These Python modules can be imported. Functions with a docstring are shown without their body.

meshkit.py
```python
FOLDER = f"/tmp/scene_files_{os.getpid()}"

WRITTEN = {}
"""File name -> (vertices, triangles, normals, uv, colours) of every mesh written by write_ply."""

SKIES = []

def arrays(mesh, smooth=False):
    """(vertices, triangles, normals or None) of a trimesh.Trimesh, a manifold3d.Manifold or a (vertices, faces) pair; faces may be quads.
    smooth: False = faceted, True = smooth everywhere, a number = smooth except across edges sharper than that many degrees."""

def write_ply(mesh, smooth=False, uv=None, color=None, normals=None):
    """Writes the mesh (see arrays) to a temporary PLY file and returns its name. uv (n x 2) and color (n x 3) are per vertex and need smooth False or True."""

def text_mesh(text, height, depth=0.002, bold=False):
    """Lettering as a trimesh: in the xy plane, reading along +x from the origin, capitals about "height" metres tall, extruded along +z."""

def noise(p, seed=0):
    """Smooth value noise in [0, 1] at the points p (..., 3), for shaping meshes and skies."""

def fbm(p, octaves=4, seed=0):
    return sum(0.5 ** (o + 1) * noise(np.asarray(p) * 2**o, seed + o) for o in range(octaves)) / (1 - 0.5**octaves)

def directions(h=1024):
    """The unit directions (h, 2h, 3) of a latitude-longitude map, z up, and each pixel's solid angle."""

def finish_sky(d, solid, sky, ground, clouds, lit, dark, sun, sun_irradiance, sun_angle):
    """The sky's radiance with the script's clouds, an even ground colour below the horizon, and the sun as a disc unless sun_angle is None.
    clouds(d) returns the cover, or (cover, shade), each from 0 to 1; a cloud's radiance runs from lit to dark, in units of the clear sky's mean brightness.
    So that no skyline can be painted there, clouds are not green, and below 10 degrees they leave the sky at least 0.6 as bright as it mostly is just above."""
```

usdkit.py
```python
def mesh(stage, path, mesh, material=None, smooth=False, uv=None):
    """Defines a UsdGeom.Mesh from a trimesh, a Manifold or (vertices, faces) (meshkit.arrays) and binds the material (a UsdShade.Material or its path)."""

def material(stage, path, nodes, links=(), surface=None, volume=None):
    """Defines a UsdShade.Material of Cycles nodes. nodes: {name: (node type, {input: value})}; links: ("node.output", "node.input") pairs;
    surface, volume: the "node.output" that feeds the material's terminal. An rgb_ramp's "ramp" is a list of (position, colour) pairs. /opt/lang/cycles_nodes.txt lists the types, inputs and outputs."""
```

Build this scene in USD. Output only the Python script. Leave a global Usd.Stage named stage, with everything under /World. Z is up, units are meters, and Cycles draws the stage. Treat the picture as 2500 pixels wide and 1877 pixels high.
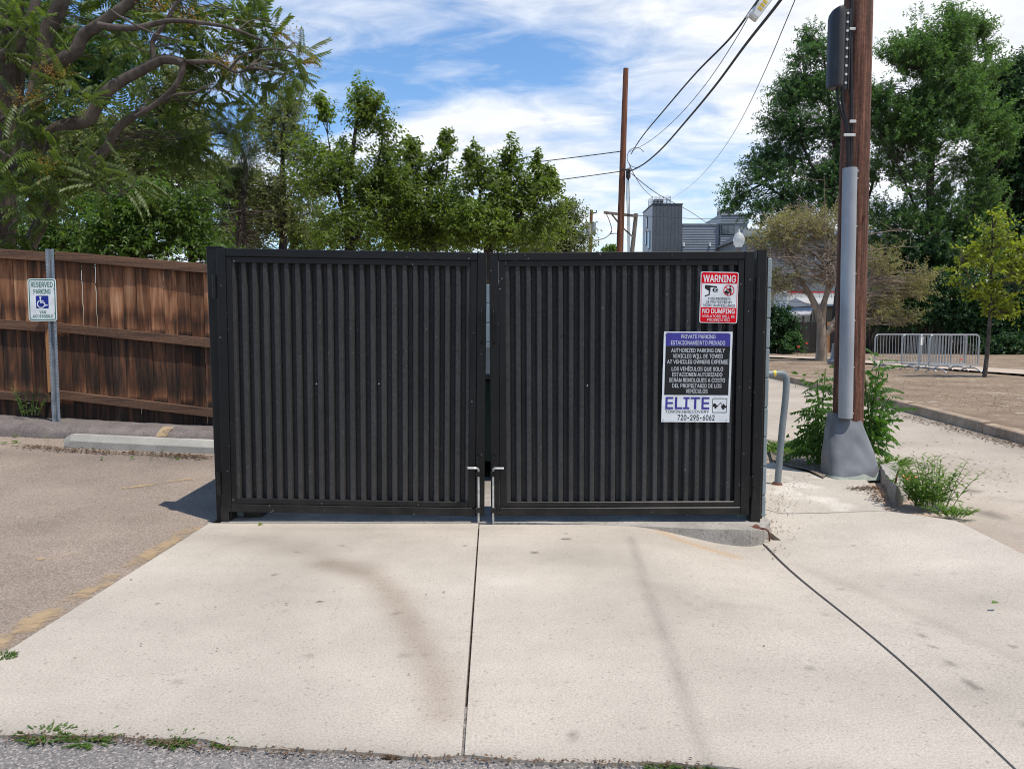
import math
import numpy as np, trimesh, shapely, usdkit, meshkit
from shapely.geometry import Polygon, Point, LineString, box as sbox
from shapely.ops import unary_union
from shapely import affinity
from pxr import Usd, UsdGeom, UsdLux, UsdShade, Gf, Sdf, Vt

stage = Usd.Stage.CreateInMemory()
UsdGeom.Xform.Define(stage, '/World')
UsdGeom.Scope.Define(stage, '/World/Looks')

# ------------------------------------------------------------------ camera, sky, sun, exposure
CAM_H, PITCH, FPX = 1.26, math.radians(4.2), 1750.0
EXPOSURE = 0.66
SUN = np.array([0.50, -0.34, 1.6]); SUN /= np.linalg.norm(SUN)
SUN_I, SKY_S = 0.84, 0.12
cam = UsdGeom.Camera.Define(stage, '/World/camera')
cam.CreateHorizontalApertureAttr(36.0); cam.CreateVerticalApertureAttr(27.0)
cam.CreateFocalLengthAttr(36.0 * FPX / 2500.0)
cam.CreateClippingRangeAttr(Gf.Vec2f(0.05, 3000))
cam.AddTranslateOp().Set(Gf.Vec3d(0, 0, CAM_H)); cam.AddRotateXOp().Set(90.0 - math.degrees(PITCH))
cam.CreateExposureAttr(EXPOSURE)

SUN_EL, SUN_ROT = math.asin(SUN[2]), math.atan2(SUN[0], SUN[1])
sky = UsdLux.DomeLight.Define(stage, '/World/sky')
sky.GetPrim().SetCustomDataByKey('kind', 'structure')
CLOUD = (5.75, 5.85, 6.0)
sky_mat = usdkit.material(stage, '/World/Looks/sky', {
    'tc': ('texture_coordinate', {}), 'sep': ('separate_xyz', {}),
    'den': ('math', {'math_type': 'add', 'value2': 0.22}), 'dmax': ('math', {'math_type': 'maximum', 'value2': 0.05}),
    'u': ('math', {'math_type': 'divide'}), 'v': ('math', {'math_type': 'divide'}), 'uv': ('combine_xyz', {'z': 39.9}),
    'map': ('mapping', {'rotation': (0, 0, 0.5), 'scale': (1.0, 1.7, 1.0), 'location': (7.1, 1.1, 0.0)}),
    'n1': ('noise_texture', {'scale': 0.9, 'detail': 9.0, 'roughness': 0.52, 'distortion': 0.2}),
    'n2': ('noise_texture', {'scale': 5.5, 'detail': 6.0, 'roughness': 0.6, 'distortion': 0.5}),
    'mixn': ('math', {'math_type': 'multiply_add', 'value2': 0.28}),
    'bias': ('math', {'math_type': 'multiply_add', 'value2': 0.16}),
    'bz': ('math', {'math_type': 'multiply_add', 'value2': -0.36}),
    'r': ('rgb_ramp', {'ramp': [(0.0, (0, 0, 0)), (0.43, (0.05,) * 3), (0.54, (0.5,) * 3), (0.64, (0.93,) * 3), (1.0, (1, 1, 1))]}),
    'sky': ('sky_texture', {'sky_type': 'single_scattering', 'sun_disc': False, 'sun_elevation': SUN_EL, 'sun_rotation': SUN_ROT, 'altitude': 300.0, 'air_density': 1.0, 'aerosol_density': 0.3, 'ozone_density': 1.5}),
    'shade': ('rgb_ramp', {'ramp': [(0.32, tuple(0.86 * c for c in CLOUD)), (0.62, CLOUD)]}),
    'hs': ('hsv', {'saturation': 1.24, 'value': 1.04}),
    'mix': ('mix', {}), 'bg': ('background_shader', {'strength': SKY_S})},
    [('tc.generated', 'sep.vector'), ('sep.z', 'den.value1'), ('den.value', 'dmax.value1'), ('sep.x', 'u.value1'), ('dmax.value', 'u.value2'),
     ('sep.y', 'v.value1'), ('dmax.value', 'v.value2'), ('u.value', 'uv.x'), ('v.value', 'uv.y'), ('uv.vector', 'map.vector'), ('map.vector', 'n1.vector'), ('map.vector', 'n2.vector'),
     ('n2.fac', 'mixn.value1'), ('n1.fac', 'mixn.value3'), ('sep.x', 'bias.value1'), ('mixn.value', 'bias.value3'), ('sep.z', 'bz.value1'), ('bias.value', 'bz.value3'), ('bz.value', 'r.fac'),
     ('sky.color', 'hs.color'), ('r.color', 'mix.fac'), ('hs.color', 'mix.color1'), ('n2.fac', 'shade.fac'), ('shade.color', 'mix.color2'), ('mix.color', 'bg.color')], surface='bg.background')
UsdShade.MaterialBindingAPI.Apply(sky.GetPrim()).Bind(sky_mat)
sun = UsdLux.DistantLight.Define(stage, '/World/sun')
sun.CreateNormalizeAttr(True); sun.CreateIntensityAttr(SUN_I); sun.CreateAngleAttr(0.53); sun.CreateColorAttr(Gf.Vec3f(1.0, 0.94, 0.85))
_x = np.cross([0, 1, 0], SUN); _x /= np.linalg.norm(_x); _y = np.cross(SUN, _x)
_m = np.eye(4); _m[0, :3], _m[1, :3], _m[2, :3] = _x, _y, SUN; _m[3, :3] = SUN * 60
sun.AddTransformOp().Set(Gf.Matrix4d(_m.tolist()))

# ------------------------------------------------------------------ helpers
USED, ORIGIN = {}, {}

def numbered(parent, name):
    k = (parent, name); n = USED.get(k, -1) + 1; USED[k] = n
    return name if n == 0 else f'{name}_{n:03d}'

def meta(p, label=None, cat=None, group=None, kind=None):
    for k, v in (('label', label), ('category', cat), ('group', group), ('kind', kind)):
        if v: p.SetCustomDataByKey(k, v)
    return p

def thing(name, label, cat, loc=(0, 0, 0), group=None, kind=None):
    path = '/World/' + numbered('/World', name)
    x = UsdGeom.Xform.Define(stage, path); x.AddTranslateOp().Set(Gf.Vec3d(*map(float, loc)))
    ORIGIN[path] = np.array(loc, float)
    return meta(x.GetPrim(), label, cat, group, kind)

def obj(name, mesh, mat, parent=None, smooth=False, uv=None, attrs=None, **tags):
    up = str(parent.GetPath()) if parent else '/World'
    path = up + '/' + numbered(up, name)
    o = ORIGIN.get(up, np.zeros(3)); ORIGIN[path] = o
    if isinstance(mesh, (list,)): mesh = join(mesh)
    if isinstance(mesh, tuple): v, f = np.asarray(mesh[0], float), np.asarray(mesh[1], int)
    else: v, f = np.asarray(mesh.vertices, float), np.asarray(mesh.faces, int)
    m = usdkit.mesh(stage, path, (v - o, f), MATS[mat] if isinstance(mat, str) else mat, smooth=smooth, uv=uv)
    for k, a in (attrs or {}).items():
        a = np.asarray(a, np.float32)
        if a.ndim == 1: UsdGeom.PrimvarsAPI(m).CreatePrimvar(k, Sdf.ValueTypeNames.FloatArray, 'vertex').Set(Vt.FloatArray.FromNumpy(a))
        else: UsdGeom.PrimvarsAPI(m).CreatePrimvar(k, Sdf.ValueTypeNames.Color3fArray, 'vertex').Set(Vt.Vec3fArray.FromNumpy(a))
    return meta(m.GetPrim(), **tags)

def copy_of(root, loc, rotz=0.0, label=None, group=None, scale=None):
    was = root.GetCustomData()
    base = str(root.GetPath()).split('/')[-1].split('_0')[0]
    path = '/World/' + numbered('/World', base)
    x = UsdGeom.Xform.Define(stage, path)
    x.GetPrim().GetReferences().AddInternalReference(root.GetPath())
    x.ClearXformOpOrder()
    x.AddTranslateOp(opSuffix='c').Set(Gf.Vec3d(*map(float, loc))); x.AddRotateZOp(opSuffix='c').Set(float(rotz))
    if scale: x.AddScaleOp(opSuffix='c').Set(Gf.Vec3f(*scale))
    x.GetPrim().SetInstanceable(True)
    return meta(x.GetPrim(), label or was.get('label'), was.get('category'), group or was.get('group'))

def join(ms):
    vs, fs, n = [], [], 0
    for m in ms:
        v, f = (m if isinstance(m, tuple) else (np.asarray(m.vertices), np.asarray(m.faces)))
        vs.append(v); fs.append(f + n); n += len(v)
    return np.vstack(vs), np.vstack(fs)

_SP, _CP = math.sin(PITCH), math.cos(PITCH)
def ray(px, py):
    a, b = (px - 1250.0) / FPX, (938.5 - py) / FPX
    return np.array([a, _CP + b * _SP, -_SP + b * _CP])
def at(px, py, Y):
    d = ray(px, py); return np.array([0, 0, CAM_H]) + d * (Y / d[1])
def gp(px, py, z=0.0):
    d = ray(px, py); return np.array([0, 0, CAM_H]) + d * ((z - CAM_H) / d[2])

def ss(a, b, x):
    t = np.clip((np.asarray(x, float) - a) / (b - a), 0, 1); return t * t * (3 - 2 * t)

def box(x0, x1, y0, y1, z0, z1, c=0.0):
    if c <= 0:
        b = trimesh.creation.box((x1 - x0, y1 - y0, z1 - z0)); b.apply_translation(((x0 + x1) / 2, (y0 + y1) / 2, (z0 + z1) / 2)); return b
    lo, hi = np.array([x0, y0, z0], float), np.array([x1, y1, z1], float); pts = []
    c = min(c, *(0.45 * (hi - lo)))
    for s in np.ndindex(2, 2, 2):
        k = np.where(np.array(s) == 1, hi, lo); inw = np.where(np.array(s) == 1, -1, 1) * c
        for a in range(3):
            q = k + inw; q[a] = k[a]; pts.append(q)
    return trimesh.convex.convex_hull(np.array(pts))

def hull(pts): return trimesh.convex.convex_hull(np.array(pts, float))

def tube(pts, r, sides=8, cap=True):
    p = np.asarray(pts, float); n = len(p); r = np.broadcast_to(np.asarray(r, float), (n,))
    t = np.gradient(p, axis=0); t /= np.maximum(np.linalg.norm(t, axis=1, keepdims=True), 1e-9)
    a = np.array([0, 0, 1.0]) if abs(t[0, 2]) < 0.9 else np.array([1.0, 0, 0])
    u = np.cross(t[0], a); u /= np.linalg.norm(u); rings = []
    ang = np.arange(sides) * 2 * np.pi / sides
    for i in range(n):
        u = u - t[i] * (u @ t[i]); u /= max(np.linalg.norm(u), 1e-9); w = np.cross(t[i], u)
        rings.append(p[i] + r[i] * (np.cos(ang)[:, None] * u + np.sin(ang)[:, None] * w))
    v = np.vstack(rings); k = np.arange(sides); k2 = (k + 1) % sides; f = []
    for i in range(n - 1):
        o, q = i * sides, (i + 1) * sides
        f.append(np.stack([o + k, o + k2, q + k2], 1)); f.append(np.stack([o + k, q + k2, q + k], 1))
    f = np.vstack(f)
    if cap:
        c0, c1 = len(v), len(v) + 1; v = np.vstack([v, p[0], p[-1]]); o = (n - 1) * sides
        f = np.vstack([f, np.stack([np.full(sides, c0), k2, k], 1), np.stack([np.full(sides, c1), o + k, o + k2], 1)])
    return v, f

def curve(pts, n=12):
    p = np.asarray(pts, float)
    if len(p) == 2: return p[0] + (p[1] - p[0]) * np.linspace(0, 1, n)[:, None]
    from scipy.interpolate import CubicSpline, PchipInterpolator
    s = np.concatenate([[0], np.cumsum(np.linalg.norm(np.diff(p, axis=0), axis=1))])
    return PchipInterpolator(s, p)(np.linspace(0, s[-1], n))

def tri(poly, size=None):
    """Triangulates a polygon; with a size, as an even grid of about that spacing with the outline kept."""
    if size:
        from scipy.spatial import Delaunay
        x0, y0, x1, y1 = poly.bounds
        gx, gy = np.meshgrid(np.arange(x0 + size * 0.37, x1, size), np.arange(y0 + size * 0.41, y1, size))
        g = np.column_stack([gx.ravel(), gy.ravel()]); shapely.prepare(poly)
        inner = poly.buffer(-size * 0.45)
        g = g[shapely.contains_xy(inner, g[:, 0], g[:, 1])] if not inner.is_empty else g[:0]
        ring = np.vstack([np.asarray(r.segmentize(size).coords)[:-1] for q in getattr(poly, 'geoms', [poly]) for r in (q.exterior, *q.interiors)])
        p = np.vstack([ring, g]); f = Delaunay(p - p.mean(0)).simplices
        c = p[f].mean(1); f = f[shapely.contains_xy(poly, c[:, 0], c[:, 1])]
        e1, e2 = p[f[:, 1]] - p[f[:, 0]], p[f[:, 2]] - p[f[:, 0]]; a = e1[:, 0] * e2[:, 1] - e1[:, 1] * e2[:, 0]
        f = f[np.abs(a) > 1e-9 * max(1, size)]; a = a[np.abs(a) > 1e-9 * max(1, size)]
        f[a < 0] = f[a < 0][:, ::-1]
        u, inv = np.unique(f, return_inverse=True); p = p[u]; f = inv.reshape(f.shape)
        return np.column_stack([p, np.zeros(len(p))]), f
    vs, fs, n = [], [], 0
    for g in getattr(poly, 'geoms', [poly]):
        if g.is_empty: continue
        v, f = trimesh.creation.triangulate_polygon(g, engine='earcut'); vs.append(v); fs.append(f + n); n += len(v)
    v, f = np.vstack(vs), np.vstack(fs)
    v = np.column_stack([v, np.zeros(len(v))])
    a = np.cross(v[f[:, 1]] - v[f[:, 0]], v[f[:, 2]] - v[f[:, 0]])[:, 2]
    f[a < 0] = f[a < 0][:, ::-1]
    return v, f

def G(x, y):
    x, y = np.asarray(x, float), np.asarray(y, float)
    L = 1 - ss(-2.7, -1.75, x)
    yy = np.clip((y - 4.5) / 2.7, 0, 1.5)
    z = L * yy * (0.12 + 0.03 * np.clip(-x - 2.5, 0, 4))
    z = z - 0.10 * ss(0.75, 1.5, x) * (1 - ss(1.9, 3.0, x)) * ss(2.4, 4.3, y) * (1 - ss(4.75, 5.5, y))
    return z

def sheet(poly, dz, size=0.3, skirt=0.0):
    v, f = tri(poly, size); v[:, 2] = G(v[:, 0], v[:, 1]) + dz
    if skirt:
        e = np.sort(np.vstack([f[:, [0, 1]], f[:, [1, 2]], f[:, [2, 0]]]), axis=1)
        raw = np.vstack([f[:, [0, 1]], f[:, [1, 2]], f[:, [2, 0]]])
        _, idx, cnt = np.unique(e, axis=0, return_index=True, return_counts=True)
        b = raw[idx[cnt == 1]]; n = len(v); ub, inv = np.unique(b, return_inverse=True); lo_ = inv.reshape(b.shape) + n
        low = v[ub].copy(); low[:, 2] -= skirt; v = np.vstack([v, low])
        f = np.vstack([f, np.stack([b[:, 0], lo_[:, 1], b[:, 1]], 1), np.stack([b[:, 0], lo_[:, 0], lo_[:, 1]], 1)])
    return v, f

# ------------------------------------------------------------------ materials
MATS = {}
def mat(name, c1, c2, nscale=4.0, stretch=(1, 1, 1), rough=0.7, bump=0.3, bdist=0.004, bscale=None, detail=6.0, metal=0.0, spec=0.4, speck=None, coord='pos', lo=0.35, hi=0.65, tint=False, fine=None, speck2=None, low_tint=None, c3=None, rand=0.0, noiserough=0.6, coat=0.0):
    """Two-tone noise; speck=(scale, colour, threshold, strength); fine=(scale, amount) a small-grain value jitter; rand per-object value jitter."""
    nodes = {'g': ('geometry', {}) if coord == 'pos' else ('texture_coordinate', {}), 'map': ('mapping', {'scale': stretch}),
             'n': ('noise_texture', {'scale': nscale, 'detail': detail, 'roughness': noiserough}),
             'r': ('rgb_ramp', {'ramp': [(lo, c1), (hi, c2)] if c3 is None else [(lo, c1), ((lo + hi) / 2, c2), (hi, c3)]}),
             'bn': ('noise_texture', {'scale': bscale or nscale * 6, 'detail': 5.0, 'roughness': 0.65}), 'b': ('bump', {'strength': bump, 'distance': bdist}),
             'p': ('principled_bsdf', {'roughness': rough, 'metallic': metal, 'specular_ior_level': spec, 'coat_weight': coat})}
    src = 'g.position' if coord == 'pos' else 'g.object'
    links = [(src, 'map.vector'), ('map.vector', 'n.vector'), ('map.vector', 'bn.vector'), ('n.fac', 'r.fac'), ('bn.fac', 'b.height'), ('b.normal', 'p.normal')]
    out = 'r.color'
    if fine:
        nodes['fn'] = ('noise_texture', {'scale': fine[0], 'detail': 3.0, 'roughness': 0.7})
        nodes['fr'] = ('map_range', {'from_min': 0.3, 'from_max': 0.7, 'to_min': 1 - fine[1], 'to_max': 1 + fine[1], 'clamp': True})
        nodes['fm'] = ('mix', {'mix_type': 'multiply', 'fac': 1.0})
        links += [(src, 'fn.vector'), ('fn.fac', 'fr.value'), (out, 'fm.color1'), ('fr.result', 'fm.color2')]; out = 'fm.color'
    if speck2:
        nodes['w'] = ('voronoi_texture', {'scale': speck2[0]}); nodes['wr'] = ('separate_color', {})
        nodes['wt'] = ('math', {'math_type': 'greater_than', 'value2': speck2[2]}); nodes['ws'] = ('math', {'math_type': 'multiply', 'value2': speck2[3]})
        nodes['wm'] = ('mix', {'color2': speck2[1]})
        links += [(src, 'w.vector'), ('w.color', 'wr.color'), ('wr.g', 'wt.value1'), ('wt.value', 'ws.value1'), ('ws.value', 'wm.fac'), (out, 'wm.color1')]; out = 'wm.color'
    if speck:
        nodes['v'] = ('voronoi_texture', {'scale': speck[0]}); nodes['vr'] = ('separate_color', {})
        nodes['vt'] = ('math', {'math_type': 'greater_than', 'value2': speck[2]}); nodes['vs'] = ('math', {'math_type': 'multiply', 'value2': speck[3]})
        nodes['vm'] = ('mix', {'color2': speck[1]})
        links += [(src, 'v.vector'), ('v.color', 'vr.color'), ('vr.r', 'vt.value1'), ('vt.value', 'vs.value1'), ('vs.value', 'vm.fac'), (out, 'vm.color1')]; out = 'vm.color'
    if low_tint:  # pale warm tint by height, strongest at the bottom, broken up by noise
        nodes['dz'] = ('separate_xyz', {}); nodes['dr'] = ('map_range', {'from_min': 0.03, 'from_max': low_tint[2], 'to_min': low_tint[1], 'to_max': 0.0, 'clamp': True}); nodes['dn'] = ('noise_texture', {'scale': 6.0, 'detail': 8.0, 'roughness': 0.7})
        nodes['dp'] = ('map_range', {'from_min': 0.35, 'from_max': 0.7, 'to_min': 0.15, 'to_max': 1.6, 'clamp': True}); nodes['dm2'] = ('math', {'math_type': 'multiply', 'use_clamp': True}); nodes['dmx'] = ('mix', {'color2': low_tint[0]})
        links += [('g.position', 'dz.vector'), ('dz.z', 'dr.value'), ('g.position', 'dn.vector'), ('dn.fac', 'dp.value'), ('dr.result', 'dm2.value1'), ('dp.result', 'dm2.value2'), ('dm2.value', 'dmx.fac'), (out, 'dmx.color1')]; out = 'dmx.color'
    if tint:
        nodes['at'] = ('attribute', {'attribute': 'tint'}); nodes['tm'] = ('mix', {'mix_type': 'multiply', 'fac': 1.0})
        links += [(out, 'tm.color1'), ('at.color', 'tm.color2')]; out = 'tm.color'
    if rand:
        nodes['oi'] = ('object_info', {}); nodes['or'] = ('map_range', {'to_min': 1 - rand, 'to_max': 1 + rand}); nodes['om'] = ('mix', {'mix_type': 'multiply', 'fac': 1.0})
        links += [('oi.random', 'or.value'), (out, 'om.color1'), ('or.result', 'om.color2')]; out = 'om.color'
    links.append((out, 'p.base_color'))
    MATS[name] = usdkit.material(stage, '/World/Looks/' + name, nodes, links, surface='p.BSDF')

def leafmat(name, cols, rough=0.45, trans=0.35, tcol=None):
    n = len(cols)
    MATS[name] = usdkit.material(stage, '/World/Looks/' + name, {
        'g': ('geometry', {}), 'r': ('rgb_ramp', {'ramp': [(i / max(n - 1, 1), c) for i, c in enumerate(cols)]}),
        'n': ('noise_texture', {'scale': 0.9, 'detail': 2.0}), 'nr': ('map_range', {'from_min': 0.3, 'from_max': 0.7, 'to_min': 0.75, 'to_max': 1.25}), 'nm': ('mix', {'mix_type': 'multiply', 'fac': 1.0}),
        'p': ('principled_bsdf', {'roughness': rough, 'specular_ior_level': 0.4}), 't': ('translucent_bsdf', {}), 'tm': ('mix', {'mix_type': 'multiply', 'fac': 1.0, 'color2': tcol or (1.9, 2.0, 0.85)}), 'm': ('mix_closure', {'fac': trans})},
        [('g.random_per_island', 'r.fac'), ('g.position', 'n.vector'), ('n.fac', 'nr.value'), ('r.color', 'nm.color1'), ('nr.result', 'nm.color2'), ('nm.color', 'p.base_color'), ('nm.color', 'tm.color1'), ('tm.color', 't.color'),
         ('p.BSDF', 'm.closure1'), ('t.BSDF', 'm.closure2')], surface='m.closure')

def plain(name, c, rough=0.5, metal=0.0, spec=0.2, **kw):
    kw.setdefault('nscale', 9.0)
    mat(name, tuple(0.88 * x for x in c), tuple(min(1, 1.1 * x) for x in c), rough=rough, metal=metal, spec=spec, bump=kw.pop('bump', 0.08), bdist=0.002, **kw)

mat('concrete', (0.3468, 0.3070, 0.2557), (0.4234, 0.3771, 0.3174), nscale=1.1, detail=9, rough=0.85, bump=0.8, bdist=0.004, bscale=70, fine=(120, 0.2), speck=(100, (0.22, 0.19, 0.16), 0.985, 0.5), speck2=(240, (0.22, 0.19, 0.16), 0.94, 0.45), tint=True, noiserough=0.7)
mat('old_concrete', (0.2184, 0.2016, 0.1764), (0.3360, 0.3108, 0.2772), nscale=3, rough=0.9, bump=0.7, bdist=0.006, bscale=60, fine=(120, 0.25), speck=(60, (0.16, 0.14, 0.12), 0.93, 0.7))
mat('asphalt_faded', (0.2053, 0.1637, 0.1299), (0.2721, 0.2196, 0.1771), nscale=1.2, detail=8, rough=0.9, bump=0.9, bdist=0.008, bscale=90, fine=(110, 0.5), speck=(120, (0.33, 0.275, 0.24), 0.85, 0.65), speck2=(150, (0.09, 0.075, 0.065), 0.9, 0.5), tint=True)
mat('asphalt_street', (0.1499, 0.1384, 0.1302), (0.2205, 0.2033, 0.1890), nscale=2, rough=0.9, bump=1.0, bdist=0.008, bscale=110, fine=(120, 0.5), speck=(170, (0.42, 0.37, 0.33), 0.85, 0.7), speck2=(120, (0.07, 0.065, 0.065), 0.9, 0.6))
mat('asphalt_berm', (0.1050, 0.0893, 0.0840), (0.1785, 0.1522, 0.1417), nscale=5, rough=0.95, bump=1.0, bdist=0.01, bscale=70, fine=(110, 0.45), speck=(110, (0.2, 0.17, 0.155), 0.85, 0.6))
mat('alley_concrete', (0.30, 0.252, 0.20), (0.37, 0.32, 0.262), nscale=0.8, detail=9, rough=0.9, bump=0.5, bdist=0.004, bscale=60, fine=(90, 0.2), speck=(60, (0.2, 0.155, 0.12), 0.965, 0.6), noiserough=0.7, tint=True)
mat('dirt', (0.1433, 0.0988, 0.0639), (0.2495, 0.1852, 0.1229), nscale=0.7, detail=9, rough=0.95, bump=1.0, bdist=0.03, bscale=14, fine=(30, 0.3), speck=(9, (0.36, 0.31, 0.25), 0.95, 0.6), noiserough=0.7)
mat('stop_concrete', (0.29, 0.275, 0.24), (0.38, 0.36, 0.32), nscale=4, rough=0.9, bump=0.6, bdist=0.004, bscale=60, fine=(120, 0.15))
mat('kerb_concrete', (0.21, 0.15, 0.10), (0.36, 0.27, 0.19), nscale=2.5, rough=0.9, bump=0.8, bdist=0.008, bscale=40, fine=(90, 0.25), speck=(50, (0.14, 0.115, 0.09), 0.92, 0.7))
mat('joint_dirt', (0.10, 0.08, 0.06), (0.21, 0.17, 0.13), nscale=30, rough=0.95, bump=1.0, bdist=0.006, speck=(150, (0.4, 0.37, 0.33), 0.93, 0.8))
mat('path', (0.3528, 0.2772, 0.2184), (0.4200, 0.3444, 0.2772), nscale=1.2, rough=0.9, fine=(60, 0.12))
mat('black_paint', (0.0034, 0.0036, 0.0042), (0.0060, 0.0064, 0.0074), nscale=5, detail=7, rough=0.40, bump=0.10, bdist=0.002, bscale=40, spec=0.26, fine=(35, 0.3), speck=(140, (0.20, 0.20, 0.20), 0.9975, 0.7), low_tint=((0.16, 0.14, 0.12), 0.10, 0.30))
mat('black_panel', (0.030, 0.0302, 0.031), (0.042, 0.0422, 0.043), nscale=3, stretch=(1, 1, 0.4), detail=8, rough=0.55, bump=0.06, bdist=0.002, bscale=30, spec=0.16, fine=(50, 0.3), speck=(130, (0.16, 0.16, 0.16), 0.9985, 0.6), low_tint=((0.17, 0.15, 0.13), 0.11, 0.75))
mat('block_paint', (0.1932, 0.2394, 0.2562), (0.2394, 0.2898, 0.3066), nscale=4, rough=0.75, bump=0.6, bdist=0.004, bscale=90, fine=(120, 0.12), rand=0.06)
mat('mortar', (0.1596, 0.1974, 0.2142), (0.1932, 0.2310, 0.2478), nscale=20, rough=0.9, bump=0.5)
mat('galvanised', (0.2856, 0.3024, 0.3192), (0.4200, 0.4368, 0.4536), nscale=25, rough=0.42, bump=0.05, metal=0.75, spec=0.5)
mat('bolt_zinc', (0.42, 0.42, 0.41), (0.62, 0.62, 0.60), nscale=30, rough=0.4, bump=0.1, metal=0.6)
mat('post_steel', (0.20, 0.23, 0.26), (0.30, 0.33, 0.36), nscale=12, rough=0.5, bump=0.1, metal=0.55)
plain('sign_white', (0.62, 0.65, 0.67), 0.35)
plain('sign_silver', (0.66, 0.69, 0.70), 0.4)
plain('red_print', (0.56, 0.005, 0.014), 0.6, spec=0.06); plain('black_print', (0.016, 0.016, 0.018), 0.4); plain('dark_print', (0.02, 0.021, 0.023), 0.6, spec=0.08)
plain('purple_print', (0.055, 0.050, 0.25), 0.6, spec=0.06); plain('green_print', (0.01, 0.135, 0.085), 0.4); plain('blue_print', (0.012, 0.022, 0.21), 0.4)
mat('grey_paint', (0.235, 0.25, 0.275), (0.30, 0.315, 0.34), nscale=6, rough=0.42, bump=0.12, bdist=0.004, bscale=14, stretch=(1, 1, 0.5))
mat('dark_grey_paint', (0.105, 0.112, 0.125), (0.15, 0.157, 0.17), nscale=4, rough=0.42, bump=0.2, bdist=0.01, bscale=7)
mat('chipped_paint', (0.26, 0.31, 0.25), (0.36, 0.38, 0.34), nscale=30, rough=0.8, bump=0.3)
mat('pipe_paint', (0.1395, 0.1665, 0.1800), (0.1845, 0.2115, 0.2250), nscale=8, rough=0.5, bump=0.15)
mat('black_plastic', (0.014, 0.015, 0.017), (0.026, 0.027, 0.029), nscale=6, rough=0.5, bump=0.1)
plain('cable_black', (0.018, 0.018, 0.02), 0.5); plain('strap_white', (0.5, 0.5, 0.48), 0.5); plain('yellow_sticker', (0.62, 0.45, 0.06), 0.5)
mat('pole_wood', (0.026, 0.011, 0.007), (0.115, 0.046, 0.027), nscale=6, stretch=(4, 4, 0.16), detail=9, rough=0.8, bump=1.0, bdist=0.02, bscale=9, fine=(30, 0.35), c3=(0.225, 0.10, 0.062), lo=0.36, hi=0.66, noiserough=0.7)
mat('far_pole_wood', (0.10, 0.036, 0.018), (0.20, 0.08, 0.042), nscale=7, stretch=(3, 3, 0.14), rough=0.85, bump=0.5)
mat('grey_wood', (0.10, 0.085, 0.07), (0.18, 0.155, 0.13), nscale=5, stretch=(2, 2, 0.2), rough=0.9, bump=0.4)
mat('rail_wood', (0.045, 0.026, 0.017), (0.19, 0.098, 0.055), nscale=4, stretch=(0.25, 3, 4), detail=9, rough=0.85, bump=0.8, bdist=0.006, bscale=20, fine=(30, 0.25), lo=0.3, hi=0.75)
mat('new_wood', (0.30, 0.14, 0.055), (0.40, 0.20, 0.085), nscale=5, stretch=(3, 3, 0.2), rough=0.8, bump=0.4)
mat('dark_wood', (0.016, 0.014, 0.013), (0.04, 0.034, 0.03), nscale=4, stretch=(3, 3, 0.2), rough=0.9, bump=0.5, rand=0.3)
mat('bark', (0.0374, 0.0292, 0.0238), (0.1020, 0.0830, 0.0680), nscale=7, stretch=(1, 1, 0.5), detail=8, rough=0.9, bump=1.0, bdist=0.02, bscale=16)
mat('dark_bark', (0.025, 0.02, 0.017), (0.065, 0.052, 0.043), nscale=6, rough=0.95, bump=0.8, bdist=0.02)
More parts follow.
